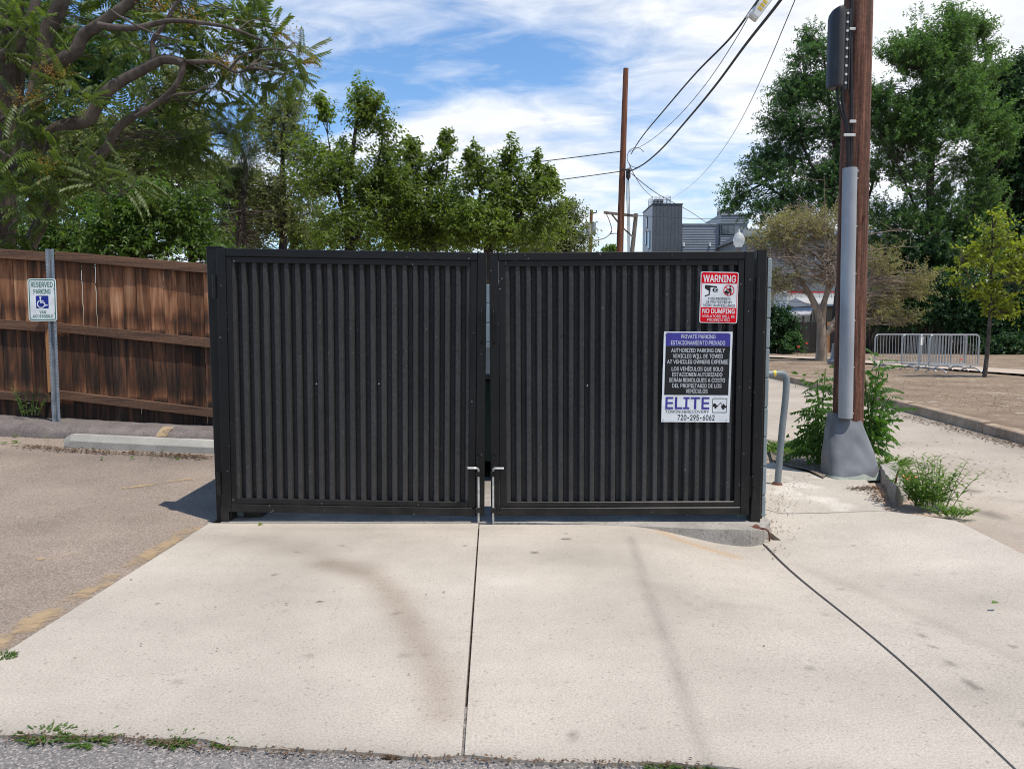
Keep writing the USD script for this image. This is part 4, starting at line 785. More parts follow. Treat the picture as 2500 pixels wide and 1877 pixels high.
for px, py, w_ in ((2081, 71, 0.05), (2082, 297, 0.055), (2074, 330, 0.10)):
    c = at(px, py, Yu - 0.168); obj('strap', box(c[0] - w_ / 2, c[0] + w_ / 2, c[1] - 0.006, c[1] + 0.004, c[2] - 0.012, c[2] + 0.012, 0.003), 'strap_white', pole)
c = ax(at(2095, 44, Yu)[2]); obj('wire_band', tube([c + 0.113 * np.array([math.cos(a), math.sin(a), 0.05 * math.cos(a)]) for a in np.linspace(0, 2 * math.pi, 30)], 0.004, 5), 'dark_metal', pole)
obj('bolt', tube([at(2110, 530, Yu - .12), at(2110, 530, Yu - .14)], 0.012, 8), 'rust', pole)

Y2 = 25.0
def far_pole(name, label, top, bot, Y, rt, rb_, mt):
    A, B = at(*top, Y), at(*bot, Y); B2 = B + (B - A) * ((B[2] + 0.3) / (A[2] - B[2])); B2[1] = Y
    t = thing(name, label, 'utility pole', (B2[0], Y, -0.3)); n = 24
    obj('shaft', tube([A + (B2 - A) * k for k in np.linspace(0, 1, n)], np.linspace(rt, rb_, n), 16), mt, t, smooth=50); return t
up2 = far_pole('utility_pole', 'tall bare reddish pole directly behind the right gate leaf, cables tied halfway up', (1528, 168), (1513, 617), Y2, 0.088, 0.145, 'far_pole_wood')
hw_ = [(1530, 368), (1531, 388), (1533, 420), (1536, 400)]
c = at(1534, 422, Y2 - 0.16); obj('splice', hull([c + [sx * .07, sy * .05, sz] for sx in (-1, 1) for sy in (-1, 1) for sz in (-.16, .12)] + [c + [0.05, 0, 0.2], c + [0, 0, -.26]]), 'black_plastic', up2)
for o in (0, 3, 6):
    obj('drop_cable', tube([at(px, py, Y2 - 0.2) for px, py in curve([(1531 + o * .6, 425, 0), (1530 + o, 470, 0), (1532 + o * 0.9, 540, 0), (1533 + o * .8, 640, 0), (1534 + o * .8, 790, 0)], 20)[:, :2]], 0.012, 5), 'cable_black', up2)
obj('bracket', box(at(1515, 0, Y2)[0], at(1540, 0, Y2)[0], Y2 - 0.2, Y2 - 0.15, at(0, 419, Y2)[2], at(0, 416, Y2)[2]), 'dark_metal', up2)
obj('loop_wire', tube([at(1531, 385, Y2 - .1) + [0.34 * (1 - math.cos(a)) * .9, 0, 0.33 * math.sin(a)] for a in np.linspace(-2.2, 2.6, 24)], 0.010, 4), 'cable_black', up2)
Y3 = 42.0
up3 = far_pole('utility_pole', 'short grey leaning pole with a crossarm left of the grey tower building', (1553, 522), (1543, 617), Y3, 0.12, 0.15, 'grey_wood')
A, B = at(1474, 519, Y3 - .2), at(1556, 528, Y3 - .2); obj('crossarm', hull([q + [0, sy * .07, sz * .07] for q in (A, B) for sy in (-1, 1) for sz in (-1, 1)]), 'grey_wood', up3)
for p_, q_ in (((1494, 524), (1511, 546)), ((1520, 556), (1546, 580))): obj('brace', tube([at(*p_, Y3 - .12), at(*q_, Y3 - .12)], 0.05, 5), 'grey_wood', up3)
for pts_ in ([(1480, 522), (1488, 540), (1494, 562)], [(1446, 587), (1470, 584), (1494, 566)], [(1494, 562), (1490, 572), (1502, 570), (1520, 578)]):
    obj('wire', tube([at(px, py, Y3 - .3) for px, py in curve([(a, b, 0) for a, b in pts_], 10)[:, :2]], 0.022, 4), 'cable_black', up3)
up4 = far_pole('utility_pole', 'distant reddish pole with a grey transformer can at the end of the tree row', (1444, 513), (1441, 617), 56, 0.12, 0.15, 'far_pole_wood')
a = at(1437, 562, 55.6); obj('transformer', tube([a - [0, 0, .45], a + [0, 0, .45]], 0.22, 12), 'grey_paint', up4, smooth=50)
a = at(1450, 558, 55.6); obj('transformer', tube([a - [0, 0, .45], a + [0, 0, .45]], 0.16, 12), 'grey_paint', up4, smooth=50)
obj('top_bracket', tube([at(1444, 520, 55.7), at(1456, 520, 55.7), at(1456, 514, 55.7)], 0.05, 5), 'dark_metal', up4)
def cable(label, pts_, Ya, Yb, r):
    p = np.array(pts_, float); s = np.concatenate([[0], np.cumsum(np.linalg.norm(np.diff(p, axis=0), axis=1))]); s /= s[-1]
    q = curve(np.column_stack([p, s]), 60); iy = 1 / Ya + (1 / Yb - 1 / Ya) * q[:, 2]
    P_ = np.array([at(a, b, 1 / i) for (a, b), i in zip(q[:, :2], iy)])
    o = obj('overhead_cable', tube(P_, r, 6), 'cable_black', smooth=60); meta(o, label, 'cable')
cable('upper thick cable rising from the bare pole to the top of the photo', [(1541, 376), (1560, 345), (1625, 265), (1700, 178), (1790, 85), (1853, -2), (2095, -330)], Y2 - .1, Yu + .1, 0.017)
cable('thin wire just beneath the upper thick cable, ending at the bare pole', [(1534, 372), (1575, 352), (1640, 300), (1720, 210), (1800, 90), (1848, 6), (2095, -330)], Y2 - .1, Yu + .1, 0.007)
cable('thickest cable, reaching the bare pole at its black splice', [(1533, 420), (1562, 407), (1600, 378), (1680, 290), (1750, 205), (1820, 110), (1905, 2), (1960, -75), (2095, -270)], Y2 - .1, Yu + .1, 0.021)
cable('long sagging wire running down behind the gate to the tower roof', [(1640, 484), (1690, 450), (1750, 385), (1800, 310), (1860, 190), (1940, 3), (1980, -90), (2095, -380)], 70, Yu + .1, 0.008)
cable('upper wire from the bare pole leftwards behind the trees', [(1516, 370), (1400, 385), (1240, 404), (1100, 418), (700, 445), (-200, 480)], Y2 - .1, 40, 0.016)
cable('lower wire from the bare pole leftwards behind the trees', [(1514, 419), (1400, 435), (1240, 455), (1100, 466), (700, 480), (-200, 500)], Y2 - .1, 40, 0.015)
cable('thin wire sagging from the bare pole to the tower roof railing', [(1536, 400), (1550, 430), (1570, 460), (1594, 482)], Y2 - .1, 69, 0.016)
cable('thin straight wire from the bare pole across to the right-hand roof', [(1542, 424), (1600, 470), (1690, 520), (1720, 540), (1790, 570)], Y2 - .1, 69, 0.014)
cable('level wire from the crossarm pole across the tower front', [(1556, 527), (1620, 530), (1700, 534), (1760, 534)], Y3, 60, 0.02)
# closure hanging on the cable at the top edge
c = at(1868, 2, 10.0); U = (at(1852, 28, 10) - at(1890, -22, 10)); U /= np.linalg.norm(U); W = np.array([U[2], 0, -U[0]])
cl = thing('cable_closure', 'white splice case with yellow markings hanging on the cable at the top edge', 'splice case', c)
bxp = [c + U * a + W * b + [0, d, 0] for a, b, d in [(s1 * .26, s2 * (.075 if s3 > 0 else .06), s3 * .07) for s1 in (-1, 1) for s2 in (-1, 1) for s3 in (-1, 1)] + [(s1 * .285, s2 * .05, s3 * .05) for s1 in (-1, 1) for s2 in (-1, 1) for s3 in (-1, 1)]]
obj('case', hull(bxp), 'sign_silver', cl)
for k in range(3):
    e_ = c + U * (0.16 - 0.055 * k) - W * 0.01 + [0, -0.0715, 0]; obj('stripe', hull([e_ + U * sa * .018 + W * sb * .032 + [0, sd * .001, 0] for sa in (-1, 1) for sb in (-1, 1) for sd in (-1, 1)]), 'yellow_sticker', cl)
obj('end_clip', hull([c + U * (.27 + a) + W * (b + .055) + [0, d, 0] for a in (0, .05) for b in (-.02, .02) for d in (-.03, .03)]), 'sign_white', cl)

# ------------------------------------------------------------------ grey building, lamps, sheds, truck
bd = thing('apartment_building', 'modern grey building with a tall panelled tower behind the gate', 'building', (17, 72, 0))
YT = 70.0
X = lambda px, Y=YT: (px - 1250) / FPX * Y * 1.0
Zp = lambda py, Y=YT: at(1250, py, Y)[2]
tx0, tx1, tzt = at(1593, 501, YT)[0], at(1666, 501, YT)[0], Zp(501)
obj('tower', box(tx0, tx1, YT, YT + 5.0, -0.5, tzt), 'siding_light', bd)
npan = 8
for i in range(npan):
    a0, a1 = tx0 + (tx1 - tx0) * i / npan + 0.02, tx0 + (tx1 - tx0) * (i + 1) / npan - 0.02
    for z0, z1 in ((-0.4, Zp(577) - .03), (Zp(577) + .03, tzt + 0.05)): obj('panel', box(a0, a1, YT - 0.06, YT - 0.002, z0, z1), 'siding_dark', bd)
obj('parapet', box(tx0 - .05, tx1 + .05, YT - .1, YT + 5.05, tzt + 0.052, tzt + 0.14), 'dark_metal', bd)
for y0, y1, pz0, pz1 in ((72.3, 73.0, 548, 520), (70.9, 71.9, 605, 560), (72.6, 73.3, 590, 555)):
    wn = obj('window', box(tx0 - 0.06, tx0 - 0.003, y0, y1, Zp(pz0), Zp(pz1)), 'dark_metal', bd); obj('pane', box(tx0 - 0.075, tx0 - 0.062, y0 + .08, y1 - .08, Zp(pz0) + .08, Zp(pz1) - .08), 'glass_dark', wn)
rail_ = []
rx0, rx1 = at(1594, 490, YT)[0], at(1639, 490, YT)[0]; zr0, zr1 = tzt + 0.14, Zp(478)
for xx in np.linspace(rx0, rx1, 6): rail_ += [box(xx - .02, xx + .02, YT + .3, YT + .34, zr0, zr1), box(xx - .02, xx + .02, YT + 2.3, YT + 2.34, zr0, zr1)]
for z in np.linspace(zr0 + .15, zr1, 5): rail_ += [box(rx0, rx1, YT + .302, YT + .325, z - .015, z + .015), box(rx0, rx1, YT + 2.302, YT + 2.325, z - .015, z + .015), box(rx0 - .01, rx0 + .02, YT + .3, YT + 2.3, z - .015, z + .015), box(rx1 - .02, rx1 + .01, YT + .3, YT + 2.3, z - .015, z + .015)]
obj('roof_railing', rail_, 'galvanised', bd, kind='stuff')
obj('roof_unit', box(tx0 + .35, tx0 + 1.2, YT + .9, YT + 1.7, zr0, zr0 + .62, .04), 'dark_metal', bd)
def lapped(name, x0, x1, y, zb, zt, step, mt):
    z = zb
    while z < zt - 0.01:
        zn = min(z + step, zt)
        obj(name, hull([(xx, yy, zz_) for xx in (x0, x1) for yy, zz_ in ((y - .05, z + .012), (y, z + .012), (y - .012, zn), (y, zn))]), mt, bd); z += step
wx0, wx1, wzt = tx1 + 0.02, at(1756, 549, YT)[0], Zp(549)
obj('wing', box(wx0, wx1, YT + .004, YT + 8, -.5, wzt), 'siding_grey', bd); lapped('siding', wx0, wx1 - .02, YT + 0.001, Zp(640), wzt, 0.24, 'siding_grey'); obj('wing_trim', box(wx0, wx1 + .05, YT - .09, YT + 8.05, wzt + .003, wzt + .12), 'siding_light', bd)
for px in (1669, 1733): c = at(px, 597, YT - .1); obj('wall_lamp', tube([c - [0, 0, .18], c + [0, 0, .18]], .1, 10), 'sign_silver', bd, smooth=50)
ux0, ux1, uzt = wx1 + 0.06, at(1823, 527, YT)[0], Zp(527)
obj('upper_block', box(ux0, ux1, YT - .3, YT + 6, -.5, uzt), 'siding_grey', bd)
lapped('siding', ux0, ux1, YT - .303, Zp(640), Zp(575), 0.24, 'siding_grey'); lapped('siding', ux0, ux1, YT - .303, Zp(547), uzt, 0.24, 'siding_grey')
obj('block_trim', box(ux0 - .05, ux1 + .05, YT - .4, YT + 6.05, uzt + .003, uzt + .12), 'siding_light', bd)
a, b = at(1761, 574, YT - .36), at(1793, 549, YT - .36); wn = obj('window', box(a[0], b[0], YT - .37, YT - .303, a[2], b[2]), 'dark_metal', bd)
mx = (a[0] + b[0]) / 2
for q0, q1 in ((a[0] + .06, mx - .03), (mx + .03, b[0] - .06)): obj('pane', box(q0, q1, YT - .385, YT - .372, a[2] + .07, b[2] - .07), 'glass_dark', wn)
obj('roof_stair_box', box(at(1772, 520, YT)[0], at(1800, 520, YT)[0], YT + 1, YT + 3, uzt + .13, Zp(506)), 'dark_metal', bd)
rx0, rx1 = at(1753, 520, YT)[0], at(1772, 520, YT)[0]
obj('roof_railing', [box(xx - .02, xx + .02, YT + .3, YT + .34, uzt + .12, Zp(505)) for xx in np.linspace(rx0, rx1, 4)] + [box(rx0, rx1, YT + .302, YT + .33, z - .015, z + .015) for z in np.linspace(uzt + .3, Zp(505), 4)], 'galvanised', bd, kind='stuff')
b2 = thing('house', 'low dark roofed house half hidden behind the olive tree', 'house', (26, 62, 0))
hx0, hx1, hz = at(1822, 540, 62)[0], at(2220, 540, 62)[0], at(1250, 580, 62)[2]
obj('wall', box(hx0, hx1, 62, 70, -.5, hz), 'siding_grey', b2); obj('roof', hull([(hx0 - .3, 61.6, hz + .003), (hx1 + .3, 61.6, hz + .003), (hx0 - .3, 70.4, hz + .003), (hx1 + .3, 70.4, hz + .003), (hx0 + 1, 66, hz + 1.3), (hx1 - 1, 66, hz + 1.3)]), 'siding_dark', b2)
for px in (1850, 1900, 1990, 2160):
    a = at(px, 640, 62); wn = obj('window', box(a[0], a[0] + 1.1, 61.95, 61.997, hz - 1.9, hz - .6), 'white_wall', b2); obj('pane', box(a[0] + .1, a[0] + 1.0, 61.93, 61.948, hz - 1.8, hz - .7), 'glass_dark', wn)
sh = thing('carport_shed', 'pale flat sloping shed roof just above the dark far fence', 'shed', (17, 44, 0))
a, b, c, d = at(1872, 772, 42.5), at(1978, 766, 42.5), at(1988, 750, 46), at(1935, 752, 46)
obj('roof', hull([q + [0, 0, z] for q in (a, b, c, d) for z in (0, -.1)]), 'roof_light', sh)
for q in (a, b, c, d): obj('post', box(q[0] - .05 + (.3 if q is a else -.3), q[0] + .05 + (.3 if q is a else -.3), q[1] + (.2 if q[1] < 44 else -.3), q[1] + (.3 if q[1] < 44 else -.2), -.3, q[2] - .12), 'grey_wood', sh)
ts = thing('garage', 'tan wall of a low garage behind the far fence, right of the shed roof', 'garage', (22, 50, 0))
a, b = at(1985, 752, 48), at(2290, 700, 48); obj('wall', box(a[0], b[0], 48, 54, -.3, at(0, 748, 48)[2]), 'tan_wall', ts); obj('roof', hull([(a[0] - .3, 47.6, at(0, 748, 48)[2] + .003), (b[0] + .3, 47.6, at(0, 748, 48)[2] + .003), (a[0] - .3, 54.3, at(0, 748, 48)[2] + .1), (b[0] + .3, 54.3, at(0, 748, 48)[2] + .1), (a[0], 51, at(0, 722, 48)[2]), (b[0], 51, at(0, 722, 48)[2])]), 'roof_light', ts)
tr = thing('parked_truck', 'white ribbed box truck parked behind the far fence by the olive tree', 'truck', (22, 53, 0))
a, b = at(1918, 780, 52), at(2042, 712, 52)
bx_ = obj('cargo_box', box(a[0], b[0], 52, 54.4, 0.9, b[2], .04), 'white_wall', tr)
for xx in np.linspace(a[0] + .3, b[0] - .3, 8): obj('rib', box(xx - .02, xx + .02, 51.97, 51.998, 1.0, b[2] - .1), 'sign_silver', bx_)
obj('top_stripe', box(a[0] + .02, b[0] - .02, 51.985, 51.9985, b[2] - .09, b[2] - .002), 'red_print', bx_)
c = at(1886, 780, 52); cb_ = obj('cab', hull([(c[0], 52.1, .6), (c[0], 54.2, .6), (a[0] - .15, 52.1, .6), (a[0] - .15, 54.2, .6), (c[0] + .05, 52.2, 1.9), (c[0] + .05, 54.1, 1.9), (c[0] + .5, 52.2, 2.75), (c[0] + .5, 54.1, 2.75), (a[0] - .15, 52.15, 2.75), (a[0] - .15, 54.1, 2.75)]), 'dark_metal', tr)
obj('side_window', hull([(c[0] + .45, 52.06, 1.9), (c[0] + .7, 52.1, 2.55), (a[0] - .35, 52.06, 1.9), (a[0] - .35, 52.1, 2.55), (c[0] + .5, 52.2, 1.9), (a[0] - .35, 52.2, 2.55)]), 'glass_dark', cb_)
for xx in (c[0] + .6, b[0] - 1): obj('wheel', tube([(xx, 52.05, .45), (xx, 52.35, .45)], .45, 20), 'black_plastic', tr, smooth=50)
def lamp_post(px, py, Y, label):
    c = at(px, py, Y); t = thing('street_lamp', label, 'street lamp', (c[0], Y, 0))
    pr_ = [(0.02, 0.40), (0.03, 0.33), (0.055, 0.30), (0.05, 0.27), (0.14, 0.22), (0.215, 0.05), (0.22, -0.05), (0.19, -0.18), (0.13, -0.27), (0.13, -0.30)]
    m = trimesh.creation.revolve(np.array([(0, .40)] + pr_ + [(0, -.30)])[::-1], sections=20); m.apply_translation(c); obj('globe', m, 'globe_glass', t, smooth=50)
    obj('fitter', tube([c - [0, 0, .304], c - [0, 0, .42]], [.15, .09], 14), 'dark_grey_paint', t, smooth=50)
    obj('post', tube([c - [0, 0, .42], (c[0], Y, 1.0)], [.055, .08], 12), 'dark_grey_paint', t, smooth=50)
    m = trimesh.creation.revolve(np.array([(0, .1), (.42, .1), (.42, .2), (.36, .26), (.33, .3), (.27, .75), (.29, .8), (.2, .86), (.12, 1.02), (0, 1.02)]), sections=16); m.apply_translation((c[0], Y, 0)); obj('base', m, 'dark_grey_paint', t, smooth=30)
lamp_post(1804, 585, 28, 'white acorn globe street lamp peeking over the right end of the gate')
lamp_post(2060, 590, 26, 'street lamp hidden behind the near utility pole with its dark base showing')

# far dark fence, boards one by one
ff_ = thing('far_fence', 'dark stained board fence at the back of the dirt lot', 'fence', (22, 40, .1)); x = at(1840, 800, 40)[0]; i = 0
while x < 34:
    lt = i in (19, 20, 22); zt = at(1250, 786, 40)[2] + r_.uniform(-.03, .03); obj('board', box(x, x + .17, 40 - (.03 if lt else 0), 40.02 - (.03 if lt else 0), .0, zt), 'new_wood' if lt else 'dark_wood', ff_); x += .185; i += 1
for z in (.4, 1.5): obj('rail', box(at(1840, 800, 40)[0], 34, 40.023, 40.06, z, z + .09), 'dark_wood', ff_)

# crowd barriers: one built, three copied
def barrier(loc, rz, label):
    t = thing('crowd_barrier', label, 'barrier', loc, 'galvanised crowd barriers stacked together'); L = 1.9; z0, z1 = .22, 1.08; r = .022
    P_ = lambda x, z, y=0: np.array(loc) + [x, y, z]
    fr = [P_(-L / 2, z0), P_(-L / 2, z1 - .1), P_(-L / 2 + .03, z1 - .03), P_(-L / 2 + .1, z1), P_(L / 2 - .1, z1), P_(L / 2 - .03, z1 - .03), P_(L / 2, z1 - .1), P_(L / 2, z0)]
    obj('frame', tube(fr, r, 8), 'galvanised', t, smooth=60); obj('bottom_rail', tube([P_(-L / 2, z0), P_(L / 2, z0)], r * .9, 8), 'galvanised', t, smooth=60)
    for xx in np.linspace(-L / 2 + .1, L / 2 - .1, 15): obj('bar', tube([P_(xx, z0), P_(xx, z1)], .0085, 6), 'galvanised', t, smooth=60)
    for xx in (-L / 2 + .28, L / 2 - .28):
        obj('foot', tube([P_(xx, z0), P_(xx, .13)], .02, 8), 'galvanised', t, smooth=60); obj('foot', tube(curve([P_(xx, .03, -.33), P_(xx, .10, -.22), P_(xx, .14, -.1), P_(xx, .14, .1), P_(xx, .10, .22), P_(xx, .03, .33)], 16), .02, 8), 'galvanised', t, smooth=60)
    for zz_ in (.45, .9): obj('hook', tube([P_(L / 2, zz_), P_(L / 2 + .05, zz_), P_(L / 2 + .05, zz_ - .06)], .01, 6), 'galvanised', t); 
    return t
BR = 20.0
spots = [((2283, 900), 21.0), ((2252, 897), 21.9), ((2330, 906), 20.2), ((2196, 893), 22.4)]
labs = ['front crowd barrier of the overlapping four, its whole grid of bars in view', 'third crowd barrier from the left in the overlapping four', 'nearest', 'leftmost crowd barrier of the overlapping four beside the utility pole']
protoC = None
for (px_l, Y_, lab) in ((2329, 20.3, 'front crowd barrier of the overlapping four, its whole grid of bars in view'), (2301, 20.9, 'third crowd barrier from the left of the overlapping four'), (2262, 21.5, 'second crowd barrier from the left, with a white paper sign tied on'), (2192, 21.9, 'leftmost crowd barrier of the overlapping four beside the utility pole')):
    c = at(px_l, 880, Y_); c[2] = 0.095
    if protoC is None:
        protoC = barrier((0, 0, 0), 0, lab); protoC.SetCustomDataByKey('group', 'galvanised crowd barriers stacked together')
        UsdGeom.Xformable(protoC).ClearXformOpOrder(); UsdGeom.Xformable(protoC).AddTranslateOp(opSuffix='c').Set(Gf.Vec3d(*map(float, c))); UsdGeom.Xformable(protoC).AddRotateZOp(opSuffix='c').Set(BR)
    else: copy_of(protoC, c, BR + {20.9: 2, 21.5: -2, 21.9: 1}[Y_], lab)
c = at(2250, 832, 21.3); pp = obj('paper_sign', hull([c + [a * .10, a * .09 + b, z] for a in (-1, 1) for b in (0, .003) for z in (-.13, .13)]), 'paper'); meta(pp, 'white paper sheet fixed to the stacked crowd barriers', 'notice')
fl0 = None
for px, py, Y_, lab in ((1967, 838, 34, 'small red marker flag, taller of the two left of the olive trunk'), (1947, 846, 33, 'small red marker flag, lower of the two left of the olive trunk'), (2243, 858, 30, 'small red marker flag behind the leftmost barrier bars'), (2343, 877, 27, 'small red marker flag low behind the front crowd barrier')):
    c = at(px, py, Y_); t = thing('marker_flag', lab, 'flag', (c[0], Y_, .1), 'red utility marker flags')
    obj('wire', tube([(c[0], Y_, .05), (c[0], Y_, c[2] + .05)], .008, 4), 'dark_metal', t); obj('flag', hull([c + [0, 0, .06], c + [.005, .004, .06], c + [.11, .02, 0], c + [.10, .0, -.03], c + [0, 0, -.05]]), 'flag_red', t)

# broken kerb wedge and rebar by the pole
a, b, c, d = gp(2146, 1163, 0), gp(2180, 1228, 0), gp(2230, 1205, 0), gp(2195, 1150, 0)
kw = thing('broken_kerb', 'broken concrete kerb stump between the pole base and the leafy weed', 'kerb stump', a)
m = hull([a - [0, 0, .1], b - [0, 0, .1], c - [0, 0, .1], d - [0, 0, .1], a + [0.01, 0.01, .10], b + [.03, .02, .115], c + [-.05, .03, .06], d + [-.02, 0, .10]]); v, f = trimesh.remesh.subdivide_to_size(np.asarray(m.vertices), np.asarray(m.faces), .05); v = v + .018 * (np.stack([meshkit.noise(v * 16 + k * 7) for k in range(3)], 1) - .5)
obj('stump', (v, f), 'old_concrete', kw, smooth=25)
for k, (q0, q1, lab) in enumerate((((2178, 1196), (2197, 1144), 'rusty bent rebar rod sticking out of the broken kerb stump'), ((2219, 1190), (2230, 1158), 'short rusty rebar rod among the leaves of the weed bush'))):
    Y_ = gp(q0[0], q0[1] + 20, 0)[1]; A = at(*q0, Y_); B = at(*q1, Y_)
    o = obj('rebar_rod', tube(curve([A - [0, 0, .1], A + (B - A) * .4 + [.004, 0, 0], A + (B - A) * .75 + [-.004, 0, 0], B], 10), .008, 7), 'rust', smooth=60); meta(o, lab, 'rebar')
om = Polygon([gp(*q)[:2] for q in ((2196, 1152), (2235, 1150), (2240, 1160), (2200, 1163))]); v, f = sheet(om, -.028, .05); obj('paint_mark', (v, f), 'orange_paint', kind='structure')

# ------------------------------------------------------------------ vegetation
def norm(a): return a / np.maximum(np.linalg.norm(a, axis=-1, keepdims=True), 1e-9)
def leaves(P, D, N, L, Wd, fold=0.25):
    """Kite-shaped folded leaves: base, side, tip, side."""
    D = norm(D); S = norm(np.cross(D, N)); N = np.cross(S, D); L = np.asarray(L)[:, None]; Wd = np.asarray(Wd)[:, None]
    V = np.stack([P, P + D * L * .42 + S * Wd / 2 + N * Wd * fold, P + D * L - N * L * .06, P + D * L * .42 - S * Wd / 2 + N * Wd * fold], 1)
    o = np.arange(len(P))[:, None] * 4
    return V.reshape(-1, 3), np.stack([o + [0, 1, 2], o + [0, 2, 3]], 1).reshape(-1, 3)

DENS = 16.0
def crown(rng, blobs, Y, twigs_m2, per, size, tl=0.5, up=0.5, droop=0.3, thr=0.42, nf=0.9, depth=1.0, aspect=0.5, shell=0.55):
    """blobs: (px, py, rx px, ry px[, dy]) ellipsoids at distance Y. Returns the leaf mesh and the twig roots and directions."""
    Ps, Ds, Ls = [], [], []
    for bl in blobs:
        px, py, rx, ry = bl[:4]; Yb = Y + (bl[4] if len(bl) > 4 else 0)
        c = at(px, py, Yb); sx, sz = rx * Yb / FPX, ry * Yb / FPX; sy = sx * depth
        n = 14 + int(DENS * twigs_m2 * math.pi * sx * sz)
        u = norm(rng.normal(size=(n, 3))) * rng.uniform(0, 1, (n, 1)) ** shell
        p = c + u * [sx, sy, sz]
        keep = (meshkit.fbm(p * nf + 17, 3, 3) > thr) | ((min(rx, ry) < 22) & (rng.uniform(size=len(p)) < .62))
        p, u = p[keep], u[keep]
        Ls.append(np.full(len(p), min(tl, 1.5 * math.sqrt(sx * sz)))); Ps.append(p); Ds.append(norm(u * [1, 1, .6] + [0, 0, up] + rng.normal(size=p.shape) * .45))
    P, D = np.vstack(Ps), np.vstack(Ds); n = len(P)
    TL = np.concatenate(Ls) * rng.uniform(.5, 1.3, n)
    t = np.tile(np.linspace(.05, 1, per), (n, 1)) + rng.uniform(-.06, .06, (n, per))
    B = P[:, None] + D[:, None] * (t * TL[:, None])[..., None] - np.array([0, 0, 1]) * (droop * .3 * TL[:, None] * t ** 2)[..., None]
    ang = np.arange(per) * 2.4 + rng.uniform(0, 6.28, (n, 1)); a = np.array([0.31, 0.2, 0.93]); s1 = norm(np.cross(D, a)); s2 = np.cross(D, s1)
    rad = np.cos(ang)[..., None] * s1[:, None] + np.sin(ang)[..., None] * s2[:, None]
    LD = norm(D[:, None] * .5 + rad * .9 + rng.normal(size=(n, per, 3)) * .25 - np.array([0, 0, droop]))
    NN = norm(rng.normal(size=(n, per, 3)) * .7 + [0.2, -0.35, .8])
    L = size * rng.uniform(.65, 1.25, (n, per))
    m = leaves(B.reshape(-1, 3), LD.reshape(-1, 3), NN.reshape(-1, 3), L.ravel(), (L * aspect).ravel())
    return m, P, D, TL

def branches(rng, stems, targets, r0, r1=0.006, sides=5, maxn=400, sag=0.1):
    """Thin limbs from the nearest lower stem point to each target."""
    S = np.vstack([s for s, _ in stems]); out = []
    if len(targets) > maxn: targets = targets[rng.choice(len(targets), maxn, replace=False)]
    for p in targets:
        d = S - p; cost = np.linalg.norm(d, axis=1) + 1.2 * np.maximum(0, d[:, 2] + 0.15 * np.linalg.norm(d[:, :2], axis=1)); s = S[np.argmin(cost)]
        L = np.linalg.norm(p - s)
        if L < .05: continue
        m1 = s + (p - s) * .35 + rng.normal(size=3) * .07 * L + [0, 0, sag * L]; m2 = s + (p - s) * .7 + rng.normal(size=3) * .06 * L + [0, 0, sag * .6 * L]
        out.append(tube(curve([s, m1, m2, p], 7), np.linspace(max(r1 * 1.3, min(.7 * r0, .45 * r0 * L / 2.0)), r1, 7), sides, cap=False))
    return out

def twig_mesh(P, D, TL, r, every=2):
    out = []
    P, D, TL = P[::every], D[::every], TL[::every]
    a = np.array([0.3, 0.2, 0.93]); s1 = norm(np.cross(D, a)); s2 = np.cross(D, s1); V, n = [], len(P)
    ring = [s1, -.5 * s1 + .87 * s2, -.5 * s1 - .87 * s2]
    V = np.stack([P - D * .25 * TL[:, None] + r * q for q in ring] + [P + D * TL[:, None] * .9 + r * .4 * q for q in ring], 1).reshape(-1, 3); o = np.arange(n)[:, None] * 6
    F = np.stack([o + f for f in ([0, 1, 4], [0, 4, 3], [1, 2, 5], [1, 5, 4], [2, 0, 3], [2, 3, 5])], 1).reshape(-1, 3)
    return V, F

def stem(pts, Y, r0, r1, n=16, dys=None):
    p = [at(a, b, Y + (0 if dys is None else dys[i])) for i, (a, b) in enumerate(pts)]
    q = curve(p, n); return q, np.linspace(r0, r1, n)

def tree(name, label, cat, Y, stems, blobs, bark, leaf, seed, tw=9, per=10, size=0.11, tl=.5, up=.6, droop=.3, thr=.42, nf=.9, br=160, r0=.03, group=None, aspect=.5, ground=True, sides=9, depth=1.0, twr=.005, shell=.55, shoots=0):
    rs = np.random.default_rng(seed + 900); blobs = list(blobs); top_ = sorted(blobs, key=lambda b: b[1])[:max(4, len(blobs) // 2)]
    for _ in range(shoots):
        b = top_[rs.integers(len(top_))]; L_ = rs.uniform(16, 34); blobs.append((b[0] + b[2] * rs.uniform(-.9, .9), b[1] - b[3] * rs.uniform(.55, 1.0) - L_ * .3, rs.uniform(4, 9), L_))
    rg = np.random.default_rng(seed); st = []
    for k, (pts, ra, rb_, *dy) in enumerate(stems):
        q, rr = stem(pts, Y, ra, rb_, 16, dy[0] if dy else None)
        if k == 0 and ground: q = np.vstack([[q[0][0], Y, 0.0 if q[0][2] > 0.2 else -.2], q]); rr = np.concatenate([[ra * 1.25], rr])
        st.append((q, rr))
    base = st[0][0][0]; t = thing(name, label, cat, base, group)
    lm, P, D, TL = crown(rg, blobs, Y, tw, per, size, tl, up, droop, thr, nf, depth, aspect, shell)
    tr_ = obj('trunk', join([tube(q, rr, sides, cap=False) for q, rr in st]), bark, t, smooth=60)
    bl = branches(rg, st, P, r0, maxn=br)
    if bl: obj('limbs', join(bl), bark, t, smooth=60, kind='stuff')
    obj('twigs', twig_mesh(P, D, TL, twr), bark, t, kind='stuff')
    obj('crown', lm, leaf, t, kind='stuff'); return t

